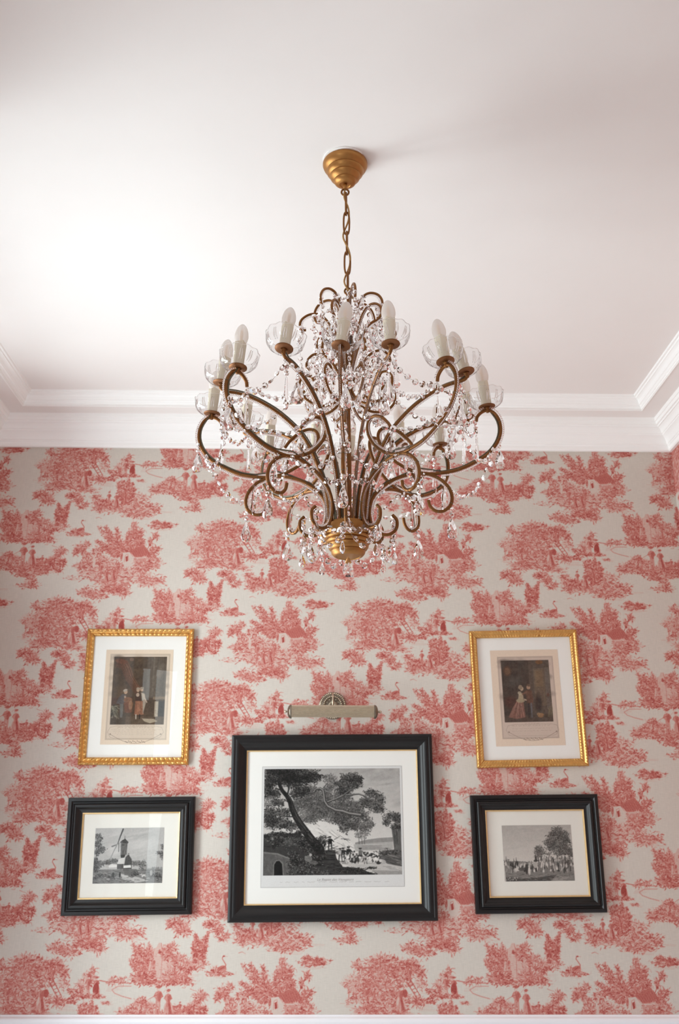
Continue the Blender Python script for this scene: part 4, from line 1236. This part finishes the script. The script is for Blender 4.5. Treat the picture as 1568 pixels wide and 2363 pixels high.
def paint_windmill():
    c = Cv(430, 346, g1(.72))
    c.ox, c.oy = 405, 464; c.sx = c.sy = 430 / 738
    R = c.rng
    for i in range(60):
        x, y = 400 + 740 * R.random(), 465 + 300 * R.random()
        c.dab(x, y, 60 + 80 * R.random(), 8 + 14 * R.random(), -.25, g1(R.choice([.62, .66, .74, .78, .80])), .35, .8)
    c.dab(900, 640, 220, 90, -.2, g1(.80), .6, .8); c.dab(600, 700, 90, 90, 0, g1(.82), .5, .8)
    def lv(x, y, rx, ry, t): c.leaves(x, y, rx, ry, g1(t), g1(max(.1, t - .16)), g1(t + .2), L=11, W=5)
    for q in [(430, 850, 50, 60), (470, 850, 60, 30), (540, 835, 70, 26), (620, 815, 60, 30), (420, 900, 40, 50)]: lv(*q, .42)
    for x in range(450, 670, 14): c.stroke([(x, 850), (x + 3, 800 + 22 * R.random())], 9, 3, g1(.40), .85)
    for q in [(870, 850, 70, 30), (925, 860, 46, 56), (840, 840, 40, 24)]: lv(*q, .44)
    c.stroke([(970, 900), (974, 850)], 9, 3, g1(.5), .9); c.poly([(940, 900), (1140, 890), (1140, 930), (930, 930)], g1(.6), .9)
    for i in range(12): x = 950 + 180 * R.random(); c.stroke([(x, 905), (x + 3, 885)], 6, 3, g1(.45), .8)
    # sails
    c.stroke([(700, 478), (672, 560), (650, 635)], 17, 9, g1(.34)); c.stroke([(592, 662), (630, 648), (668, 628)], 17, 9, g1(.5)); c.stroke([(645, 640), (605, 730), (575, 808)], 12, 7, g1(.6)); c.stroke([(662, 640), (664, 720)], 9, 8, g1(.45))
    # tower
    c.poly([(680, 612), (757, 608), (750, 752), (686, 752)], g1(.46), 1)
    for i in range(26): x = 683 + 66 * R.random(); y = 620 + 110 * R.random(); c.stroke([(x, y), (x + 2, y + 24)], 4, 3, g1(R.choice([.34, .38, .56])), .7)
    c.poly([(672, 622), (692, 598), (728, 580), (765, 618), (757, 632)], g1(.34), 1); c.stroke([(722, 585), (722, 550)], 5, 3, g1(.35))
    for x in (696, 712): c.poly([(x, 640), (x + 8, 640), (x + 8, 656), (x, 656)], g1(.2), .9)
    c.poly([(686, 752), (738, 752), (728, 785), (690, 785)], g1(.3), 1)
    # cottage
    c.poly([(735, 840), (742, 770), (772, 742), (808, 795), (812, 905), (715, 905)], g1(.36), 1); c.stroke([(772, 772), (772, 742)], 11, 11, g1(.3))
    c.stroke([(742, 775), (772, 745), (808, 800)], 6, 6, g1(.7), .8)
    c.poly([(668, 800), (735, 780), (725, 850), (655, 858)], g1(.80), 1); c.poly([(566, 862), (600, 850), (664, 858), (660, 884), (570, 888)], g1(.84), 1)
    c.poly([(724, 868), (800, 862), (806, 890), (724, 894)], g1(.86), 1); c.poly([(655, 850), (725, 850), (722, 905), (655, 905)], g1(.4), 1)
    # ground
    c.poly([(390, 905), (1145, 912), (1145, 1062), (380, 1062)], g1(.52), 1)
    c.poly([(700, 960), (780, 960), (1000, 1030), (860, 1050), (720, 1010)], g1(.74), .9); c.poly([(390, 990), (700, 1000), (640, 1058), (390, 1058)], g1(.5), .8)
    for i in range(150):
        x, y = 390 + 740 * R.random(), 910 + 145 * R.random()
        c.stroke([(x, y), (x + 20 + 40 * R.random(), y + R.gauss(0, 8))], 5, 3, g1(R.choice([.26, .32, .4, .7, .82])), .6)
    c.poly([(720, 905), (860, 905), (900, 960), (820, 1000), (740, 970)], g1(.44), .8)
    for q in [(850, 960, 56, 26), (480, 970, 60, 34), (600, 985, 60, 26), (430, 1000, 40, 24), (1060, 970, 60, 30), (1110, 1000, 40, 30)]: lv(*q, .38)
    for q in [(945, 972, 22, 9, .82), (928, 985, 7, 12, .8), (962, 985, 6, 12, .7), (990, 1005, 22, 8, .66), (915, 965, 8, 7, .8), (690, 965, 8, 30, .2), (620, 965, 14, 26, .3), (1020, 950, 14, 30, .7), (570, 1010, 20, 8, .68), (750, 978, 30, 7, .78)]: c.dab(q[0], q[1], q[2], q[3], 0, g1(q[4]), .9)
    for q in [(428, 545, 46, 26), (450, 580, 46, 30), (440, 640, 50, 40), (480, 690, 56, 34), (440, 720, 46, 40), (420, 820, 36, 50), (425, 900, 40, 50)]: lv(*q, .34)
    for q in [(1128, 670, 20, 30), (1105, 735, 46, 24), (1125, 770, 24, 40)]: lv(*q, .40)
    engrave(c, 380, 460, 1160, 1070, .14)
    return c.a

def paint_grove():
    c = Cv(430, 326, g1(.70))
    c.ox, c.oy = 410, 422; c.sx = c.sy = 430 / 720
    R = c.rng
    W = lambda v: np.array([v, v * .965, v * .93], np.float32)
    for y in range(418, 1005, 8):
        t = (y - 420) / 340
        c.poly([(380, y), (1170, y), (1170, y + 9), (380, y + 9)], W(.68 + .10 * min(1, t)), 1)
    for i in range(30): c.dab(430 + 420 * R.random(), 430 + 260 * R.random(), 60 + 60 * R.random(), 14, -.1, W(R.choice([.66, .72, .76])), .3, .8)
    def lv(x, y, rx, ry, t): c.leaves(x, y, rx, ry, W(t), W(max(.1, t - .12)), W(t + .16), L=11, W=5)
    c.poly([(415, 770), (620, 775), (720, 790), (1150, 760), (1160, 1005), (425, 1008)], W(.50), 1)
    for q in [(445, 780, 40, 30), (500, 800, 60, 24), (580, 795, 50, 22), (660, 800, 60, 26)]: lv(*q, .44)
    for x, y in ((437, 725), (540, 735), (515, 745), (560, 770)): c.stroke([(x, 800), (x, y)], 16, 4, W(.42), .9)
    for x in (735, 790, 800, 850, 900, 960, 1010, 1090): c.stroke([(x, 870), (x + 4, 730)], 14, 9, W(.30), .9)
    for q in [(985, 480, 70, 46), (1030, 520, 80, 56), (960, 530, 90, 50), (900, 590, 70, 54), (1000, 600, 120, 60), (1075, 560, 44, 40), (930, 650, 80, 44), (1050, 660, 84, 60), (1110, 690, 50, 50), (990, 700, 70, 30)]: lv(*q, .33)
    for q in [(780, 650, 50, 34), (760, 690, 40, 30), (810, 690, 46, 34), (770, 725, 46, 16)]: lv(*q, .36)
    for q in [(880, 705, 36, 16), (1040, 770, 100, 40), (860, 770, 80, 40)]: lv(*q, .46)
    for i in range(150):
        x, y = 425 + 720 * R.random(), 0
        y = 790 + 80 * R.random() if x < 720 else 750 + 130 * R.random()
        v = R.choice([.24, .3, .66, .78, .84, .5])
        c.dab(x, y, 5 + 5 * R.random(), 12 + 12 * R.random(), R.gauss(0, .15), W(v), .85); c.dab(x, y - 22, 5, 6, 0, W(v * .8), .8)
    for q in [(548, 850, 30, 16, .78), (590, 850, 34, 16, .34), (640, 850, 14, 50, .26), (668, 870, 12, 40, .82), (735, 800, 24, 40, .70), (740, 770, 22, 10, .24)]: c.dab(q[0], q[1], q[2], q[3], 0, W(q[4]), .9)
    c.poly([(425, 930), (600, 940), (760, 930), (950, 905), (900, 950), (820, 1008), (425, 1008)], W(.30), .9)
    c.poly([(840, 985), (950, 930), (1020, 912), (1080, 930), (1000, 975), (900, 1005)], W(.58), .9); c.poly([(780, 880), (1000, 890), (940, 905), (790, 930)], W(.5), .8)
    for i in range(130):
        x, y = 425 + 720 * R.random(), 880 + 122 * R.random()
        c.stroke([(x, y), (x + 20 + 30 * R.random(), y + R.gauss(0, 7))], 5, 3, W(R.choice([.2, .26, .34, .56, .64])), .55)
    for i in range(20): c.dab(430 + 120 * R.random(), 930 + 30 * R.random(), 6, 9, 0, W(R.choice([.6, .7, .3])), .7)
    engrave(c, 380, 415, 1170, 1010, .14)
    return c.a

def engrave(c, x0, y0, x1, y1, amt=.2, tone=None, wash=0.0):
    """Gives the painted field the broken grain of an engraving and ties its tones together."""
    (a, b), (d, e) = c.T(x0, y0), c.T(x1, y1)
    a, b, d, e = max(0, int(a)), max(0, int(b)), min(c.w, int(d)), min(c.h, int(e))
    f = c.a[b:e, a:d]
    rs = np.random.RandomState(3)
    n = rs.normal(0, 1, f.shape[:2])
    n = (n + np.roll(n, 1, 1) + np.roll(n, 2, 1)) / 1.7
    big = rs.normal(0, 1, (f.shape[0] // 9 + 2, f.shape[1] // 9 + 2))
    yy, xx = np.mgrid[0:f.shape[0], 0:f.shape[1]] / 9.0
    big = sample(big, xx, yy)
    f = (f + np.roll(f, 1, 0) + np.roll(f, 1, 1) + np.roll(f, -1, 1)) / 4
    if tone is not None: f = f * (1 - wash) + np.array(tone, np.float32) * wash
    lum = np.clip(1.15 - 1.35 * f.mean(-1), .12, 1)
    c.a[b:e, a:d] = np.clip(f * (1 + amt * lum * (.6 * n + .4 * big))[:, :, None], .03, 1)

def rgb(r, g, b): return np.array([r, g, b], np.float32) / 255

def scribble(c, x0, x1, y, v, h=6, gap=.25, al=.7):
    x = x0
    while x < x1:
        w = 10 + 26 * c.rng.random()
        c.stroke([(x + i * 5, y + c.rng.choice([-1, 1]) * h * .35) for i in range(int(w / 5) + 1)], 2.4, 2, v, al)
        x += w + 6 + 12 * c.rng.random()

def cartouche(c, cx, cy_, w, ink):
    h = w * .26
    P = [(cx - w * .5, cy_ - h * .1), (cx - w * .46, cy_ - h * .42), (cx - w * .36, cy_ - h * .5), (cx + w * .36, cy_ - h * .5), (cx + w * .46, cy_ - h * .42), (cx + w * .5, cy_ - h * .1), (cx + w * .44, cy_ + h * .25), (cx + w * .38, cy_ + h * .32)]
    c.stroke(P, 3.2, 3.2, ink, .5)
    c.stroke([(cx - w * .38, cy_ + h * .32), (cx - w * .45, cy_ + h * .25), (cx - w * .5, cy_ - h * .1)], 3, 3, ink, .5)
    c.stroke([(cx - w * .38, cy_ + h * .32), (cx + w * .38, cy_ + h * .32)], 2.5, 2.5, ink, .45)
    sw = [(cx - w * .45 + w * .9 * t, cy_ + h * (.05 + .62 * math.sin(math.pi * t))) for t in [k / 12 for k in range(13)]]
    c.stroke(sw, 5, 5, ink, .5)
    for k in range(14): c.dab(cx + (k - 6.5) * w * .026, cy_ + h * .55 + 7 * math.sin(k * 2.1), 9, 5, k, ink, .5)
    c.dab(cx - w * .45, cy_ + h * .04, 8, 8, 0, ink, .6); c.dab(cx + w * .45, cy_ + h * .04, 8, 8, 0, ink, .6)

def paint_parlour():
    """Left coloured print: sheet, plate line, dim parlour with three figures below a draped curtain."""
    c = Cv(360, 500, rgb(223, 205, 186))
    c.ox, c.oy = 450, 364; c.sx = 360 / 725; c.sy = 500 / 1010
    R = c.rng
    ink = rgb(120, 104, 92)
    c.poly([(500, 412), (1140, 412), (1140, 1322), (500, 1322)], rgb(205, 190, 174), .85)
    for k in (0, 9): c.stroke([(500 + k, 412 + k), (1140 - k, 412 + k), (1140 - k, 1322 - k), (500 + k, 1322 - k), (500 + k, 412 + k)], 3, 3, ink, .55)
    X0, X1, Y0, Y1 = 540, 1108, 442, 1165
    c.poly([(X0, Y0), (X1, Y0), (X1, Y1), (X0, Y1)], rgb(86, 72, 60), 1)
    for i in range(70): c.dab(X0 + (X1 - X0) * R.random(), Y0 + 420 * R.random(), 70, 40, 0, rgb(*R.choice([(70, 60, 52), (96, 82, 66), (110, 94, 76), (62, 52, 46)])), .25, .8)
    c.dab(640, 820, 90, 110, 0, rgb(120, 98, 74), .5, .8)
    c.poly([(900, 445), (1108, 445), (1108, 880), (900, 880)], rgb(112, 104, 94), .8)
    for i in range(14): x = 905 + 200 * R.random(); c.stroke([(x, 450), (x - 6, 860)], 9, 6, rgb(*R.choice([(96, 88, 80), (136, 128, 118), (84, 76, 70)])), .5)
    c.dab(1040, 600, 46, 120, .3, rgb(160, 148, 134), .5, .7)
    # draped curtain
    c.poly([(560, 480), (640, 470), (700, 520), (730, 640), (790, 720), (850, 770), (800, 860), (740, 780), (670, 680), (620, 560), (560, 560)], rgb(98, 70, 56), 1)
    for i in range(11):
        o = i * 8
        c.stroke([(600 + o, 482), (650 + o * .9, 560), (690 + o * .8, 650), (750 + o * .7, 730), (800 + o * .5, 800)], 5, 4, rgb(*R.choice([(128, 90, 70), (80, 58, 48), (146, 106, 84)])), .75)
    c.dab(620, 490, 70, 26, .2, rgb(118, 76, 58), .9); c.dab(730, 470, 24, 18, 0, rgb(150, 120, 100), .7)
    c.poly([(540, 880), (760, 870), (760, 960), (540, 960)], rgb(84, 60, 50), .9)
    # hearth, floor
    c.poly([(980, 870), (1108, 870), (1108, 900), (980, 900)], rgb(150, 132, 112), .9); c.poly([(1000, 920), (1040, 920), (1040, 1090), (1000, 1090)], rgb(214, 202, 182), .9)
    c.poly([(1040, 920), (1100, 920), (1100, 1120), (1040, 1120)], rgb(46, 42, 42), .95)
    c.poly([(X0, 1080), (X1, 1080), (X1, Y1), (X0, Y1)], rgb(104, 90, 76), .95); c.poly([(X0, 1040), (700, 1050), (700, 1165), (X0, 1165)], rgb(74, 66, 58), .7)
    c.poly([(870, 1100), (1000, 1105), (1040, 1130), (960, 1150), (900, 1130)], rgb(206, 194, 172), .9)
    # bending man in blue coat by a basket
    c.dab(685, 818, 20, 24, 0, rgb(206, 172, 146), 1); c.dab(680, 803, 24, 14, -.3, rgb(196, 186, 172), 1)
    c.poly([(650, 840), (690, 850), (700, 920), (660, 960), (590, 940), (615, 880)], rgb(94, 92, 96), 1)
    c.stroke([(680, 870), (700, 920), (740, 935)], 20, 12, rgb(196, 170, 148)); c.poly([(630, 950), (668, 950), (668, 1090), (640, 1090)], rgb(118, 120, 118), 1)
    c.dab(715, 905, 46, 30, 0, rgb(138, 98, 74), 1); c.poly([(670, 930), (770, 930), (760, 1040), (690, 1040)], rgb(120, 76, 56), .95); c.dab(745, 960, 22, 50, 0, rgb(170, 130, 100), .8)
    # two women, one in an orange gown
    for (x, y) in ((816, 800), (856, 795)): c.dab(x, y, 17, 20, 0, rgb(214, 184, 160), 1); c.dab(x, y - 16, 20, 13, 0, rgb(178, 166, 150), 1)
    c.poly([(790, 830), (840, 830), (856, 920), (790, 920)], rgb(74, 56, 50), 1); c.dab(815, 850, 18, 20, 0, rgb(218, 196, 176), .9)
    c.poly([(795, 915), (872, 915), (890, 1060), (790, 1064)], rgb(162, 112, 88), 1)
    for i in range(8): c.stroke([(800 + i * 10, 920), (796 + i * 13, 1058)], 4, 3, rgb(*R.choice([(132, 84, 66), (190, 140, 114)])), .7)
    c.poly([(845, 820), (890, 840), (905, 940), (880, 1060), (872, 920)], rgb(196, 184, 168), .95); c.stroke([(870, 850), (915, 930)], 18, 12, rgb(214, 196, 178))
    for x in (808, 846): c.stroke([(x, 1062), (x + 2, 1104)], 14, 9, rgb(*((214, 204, 190) if x < 830 else (40, 36, 36))))
    # white lap dog on the chair
    c.dab(575, 1010, 34, 60, .2, rgb(70, 70, 62), .9)
    for i in range(36): c.stroke([(540 + 90 * R.random(), 960 + 140 * R.random()), (550 + 90 * R.random(), 960 + 150 * R.random())], 6, 3, rgb(*R.choice([(196, 192, 170), (150, 148, 128), (64, 62, 54)])), .75)
    for i in range(60): c.dab(X0 + (X1 - X0) * R.random(), 900 + 260 * R.random(), 8, 4, R.random() * 3, rgb(*R.choice([(60, 52, 46), (150, 132, 112), (110, 94, 80)])), .4)
    engrave(c, X0, Y0, X1, Y1, .16, (.36, .30, .25), .30)
    scribble(c, 620, 1010, 1196, ink, 8); scribble(c, 700, 930, 1178, ink, 5)
    for k in range(4): scribble(c, 560 + 20 * k, 790, 1218 + 17 * k, ink, 4, al=.35); scribble(c, 830, 1070 - 20 * k, 1218 + 17 * k, ink, 4, al=.35)
    cartouche(c, 815, 1258, 590, ink)
    return c.a

def paint_couple():
    """Right coloured print: a couple embracing in a dim room beside a panelled door."""
    c = Cv(360, 500, rgb(226, 206, 188))
    c.ox, c.oy = 318, 366; c.sx = 360 / 735; c.sy = 500 / 1012
    R = c.rng
    ink = rgb(126, 108, 98)
    X0, X1, Y0, Y1 = 428, 944, 478, 1130
    c.poly([(392, 438), (990, 438), (990, 1300), (392, 1300)], rgb(200, 182, 170), .9)
    for k in (0, 9): c.stroke([(392 + k, 438 + k), (990 - k, 438 + k), (990 - k, 1300 - k), (392 + k, 1300 - k), (392 + k, 438 + k)], 3, 3, ink, .55)
    c.poly([(X0, Y0), (X1, Y0), (X1, Y1), (X0, Y1)], rgb(76, 66, 60), 1)
    for i in range(60): c.dab(X0 + (X1 - X0) * R.random(), Y0 + 420 * R.random(), 70, 40, 0, rgb(*R.choice([(64, 58, 54), (88, 78, 70), (98, 88, 80)])), .25, .8)
    c.dab(560, 700, 130, 80, -.4, rgb(100, 96, 92), .5, .8)
    c.dab(490, 590, 46, 56, 0, rgb(96, 70, 56), .9); c.dab(490, 590, 30, 38, 0, rgb(124, 92, 70), .9)
    c.poly([(720, Y0), (X1, Y0), (X1, 1060), (720, 1060)], rgb(104, 92, 82), .8)
    for (a, b, y0, y1, v) in ((770, 880, 570, 960, (122, 104, 86)), (785, 865, 590, 760, (134, 112, 88)), (785, 865, 790, 940, (112, 94, 80)), (890, 935, 560, 1000, (118, 108, 100))):
        c.poly([(a, y0), (b, y0), (b, y1), (a, y1)], rgb(*v), .9); c.stroke([(a, y0), (b, y0), (b, y1), (a, y1), (a, y0)], 4, 4, rgb(146, 130, 110), .6)
    c.dab(840, 500, 40, 22, 0, rgb(140, 96, 60), .8); c.dab(910, 850, 16, 18, 0, rgb(110, 76, 66), .8)
    c.poly([(X0, 1060), (X1, 1060), (X1, Y1), (X0, Y1)], rgb(92, 78, 70), .95)
    c.dab(510, 920, 90, 80, 0, rgb(92, 54, 46), .7, .5); c.dab(800, 930, 50, 120, 0, rgb(56, 46, 44), .8, .5)
    # woman in pink gown
    c.poly([(575, 905), (640, 900), (650, 1080), (560, 1096), (470, 1076), (520, 980)], rgb(148, 104, 92), 1)
    for i in range(18): x = 480 + 160 * R.random(); c.stroke([(590 + (x - 560) * .25, 915), (x, 1080)], 7, 4, rgb(*R.choice([(174, 130, 116), (112, 76, 68), (192, 150, 134)])), .75)
    c.poly([(598, 830), (640, 830), (646, 910), (580, 912)], rgb(196, 178, 150), 1); c.dab(632, 780, 18, 22, .2, rgb(214, 186, 160), 1); c.dab(618, 765, 22, 26, .3, rgb(160, 142, 120), 1); c.dab(606, 825, 20, 18, 0, rgb(210, 196, 170), .8)
    c.stroke([(640, 890), (690, 905), (726, 925)], 16, 10, rgb(206, 184, 158)); c.dab(610, 905, 46, 22, 0, rgb(186, 172, 142), .9)
    # man in brown coat
    c.dab(704, 766, 20, 24, 0, rgb(198, 160, 132), 1); c.dab(710, 745, 22, 14, .2, rgb(112, 92, 76), 1)
    c.poly([(672, 800), (736, 796), (748, 900), (735, 960), (676, 940)], rgb(112, 80, 66), 1); c.stroke([(680, 815), (650, 830), (640, 840)], 22, 16, rgb(128, 94, 78))
    for x in (692, 722): c.stroke([(x, 940), (x - 2, 1080)], 20, 11, rgb(*((62, 54, 54) if x < 700 else (112, 112, 116))))
    # small dog, drapery on the floor
    c.dab(815, 1062, 36, 24, 0, rgb(160, 120, 84), 1); c.dab(792, 1050, 18, 16, 0, rgb(176, 138, 100), 1); c.dab(880, 1070, 40, 18, 0, rgb(82, 70, 58), .9)
    for i in range(14): c.stroke([(880 + 70 * R.random(), 960 + 60 * R.random()), (890 + 60 * R.random(), 1080)], 6, 4, rgb(*R.choice([(130, 120, 92), (90, 80, 66), (150, 140, 112)])), .6)
    for i in range(80): c.dab(X0 + (X1 - X0) * R.random(), 860 + 260 * R.random(), 8, 4, R.random() * 3, rgb(*R.choice([(60, 50, 46), (128, 110, 96), (96, 82, 72)])), .35)
    engrave(c, X0, Y0, X1, Y1, .16, (.33, .28, .25), .28)
    scribble(c, 500, 890, 1166, ink, 8); scribble(c, 640, 800, 1148, ink, 5)
    for k in range(2): scribble(c, 500, 700, 1198 + 24 * k, ink, 4, al=.45); scribble(c, 720, 930, 1196 + 24 * k, ink, 4, al=.45)
    cartouche(c, 715, 1226, 560, ink)
    scribble(c, 620, 790, 1316, ink, 4, al=.3)
    return c.a

# gilt pair
picture('gilt beaded frame on the left holding a print of three figures under a red curtain', (-.8000, 2.1175), .25, .460, .574, GILT_L, 'gilt', RIB_L, .0315, None,
        [('print_sheet', canvas_sheet(paint_parlour(), .2892, .4006, (0, -.003), .0054, 'print_sheet', 1.12))])
picture('slightly tilted gilt frame on the right holding a print of an embracing couple', (.8690, 2.1172), 1.3, .4704, .5804, GILT_R, 'gilt', RIB_R, .0315, None,
        [('print_sheet', canvas_sheet(paint_couple(), .2950, .4074, (-.001, .001), .0054, 'print_sheet', 1.05))])
# black pair
picture('small black frame with gilt slip holding an engraving of a windmill', (-.7900, 1.4750), .75, .520, .453, BLACK_S, 'black', None, .0605, None,
        [('print_sheet', canvas_sheet(paint_windmill(), .2805, .2132, (-.004, -.001), .0054, 'print_sheet', 1.15))], slip=True, matte='mat_cream')
picture('small black frame with gilt slip holding a grey engraving of a crowd beneath tall trees', (.8730, 1.4866), .75, .5295, .4585, BLACK_S, 'black', None, .0605, None,
        [('print_sheet', canvas_sheet(paint_grove(), .2859, .2166, (.004, 0), .0054, 'print_sheet', 1.0))], slip=True, matte='mat_cream')
# large black frame in the middle
img = paint_travellers()
c = Cv(664, 540, np.array([.855, .850, .845], np.float32))     # the engraved sheet: plate, print and margin
c.a[12:12 + 475, 11:11 + 642] = sample(img, *np.meshgrid(np.linspace(0, 639, 642), np.linspace(0, 493, 475)))
c.stroke([(1, 1), (662, 1), (662, 538), (1, 538), (1, 1)], 1.6, 1.6, g1(.62), .7)
scribble(c, 90, 590, 516, g1(.66), 3, al=.4)
big = picture('largest black frame at the centre holding an engraving of travellers under big trees', (.0345, 1.5912), .55, .840, .7313, BLACK_L, 'black', None, .0625, None,
              [('print_sheet', canvas_sheet(c.a, .5837, .4750, (0, 0), .0054, 'print_sheet'))], slip=True, matte='mat_white')
fc = bpy.data.curves.new('caption', 'FONT')
fc.body = 'Le Repos des Voyageurs'
fc.size = .0135; fc.align_x = 'CENTER'; fc.shear = .35; fc.space_character = 1.1
fo = bpy.data.objects.new('caption_tmp', fc); COL.objects.link(fo)
dg = bpy.context.evaluated_depsgraph_get()
cap_me = bpy.data.meshes.new_from_object(fo.evaluated_get(dg))
bpy.data.objects.remove(fo)
cap_me.materials.clear(); cap_me.materials.append(M['text'])
cap_me.transform(Matrix.Rotation(math.pi / 2, 4, 'X'))
ps = [o for o in big.children if o.name.startswith('print_sheet')][0]
link('caption_lettering', cap_me, ps, (.01, -.0058, -.2125))

# ------------------------------------------------------------------ picture light
pl = thing('picture_light', 'ribbed antique brass picture light with a round beaded wall plate', 'lamp', (.0335, -.001, 2.0730))
bk = [(.0001, .012), (.010, .014), (.016, .012), (.024, .008), (.034, .010), (.036, .013), (.040, .013), (.042, .009), (.054, .006), (.058, .003), (.058, .0), (.0001, .0)]
mb = MB().lathe(bk, 48)
me = autosmooth(mb.mesh('wall_plate', M['brass_dark']), 40); me.transform(Matrix.Rotation(math.pi / 2, 4, 'X'))
plate = link('wall_plate', me, pl, (0, 0, .006))
bd = MB()
for rr, n, br, yy in ((.0515, 40, .0042, -.007), (.0375, 30, .0038, -.013), (.028, 12, .0030, -.010)):
    for k in range(n):
        a = 2 * math.pi * k / n
        bd.ball((rr * math.cos(a), yy, rr * math.sin(a)), br, 8, 6)
link('beading', bd.mesh('beading', M['brass']), plate)
ry = MB()
for k in range(28):
    a = 2 * math.pi * k / 28
    ry.tube([(.008 * math.cos(a), -.014, .008 * math.sin(a)), (.022 * math.cos(a), -.011, .022 * math.sin(a))], [.0014, .0008], 5)
link('sunburst_boss', ry.mesh('sunburst_boss', M['brass']), plate)
link('swing_arm', MB().tube(crv([(0, -.013, .008), (0, -.03, .040), (0, -.055, .052), (0, -.082, .030), (0, -.088, -.004)], 6), .0036, 10).mesh('swing_arm', M['brass']), pl)
SHZ, SHY, SHR = -.029, -.088, .0270
n = 312
prof = []
sh = MB()
v = []; f = []
a0, a1 = math.radians(-70), math.radians(235)
for i in range(n + 1):
    a = a0 + (a1 - a0) * i / n
    r = SHR - .0030 * (1 - abs(math.sin(i / n * math.pi * 26)) ** .7)
    for x in (-.178, .178): v.append((x, SHY - r * math.cos(a) * 1.0, SHZ + r * math.sin(a)))
for i in range(n): f.append((2 * i, 2 * i + 1, 2 * i + 3, 2 * i + 2))
sh.add(v, f)
shade = link('lamp_shade', sh.mesh('lamp_shade', M['brass']), pl)
for s_ in (-1, 1):
    cap = MB().lathe([(.0001, .010), (.012, .009), (.022, .005), (.0275, .0), (.0285, -.003), (.0285, -.008), (.026, -.008)], 40)
    me = autosmooth(cap.mesh('end_cap', M['brass_dark']), 40)
    me.transform(Matrix.Rotation(s_ * math.pi / 2, 4, 'Y'))
    cp_ = link('end_cap', me, pl, (s_ * .180, SHY, SHZ))
    link('finial', MB().ball((s_ * .0175, 0, 0), .0062, 14, 10).tube([(s_ * .008, 0, 0), (s_ * .014, 0, 0)], .003, 8).mesh('finial', M['brass']), cp_)
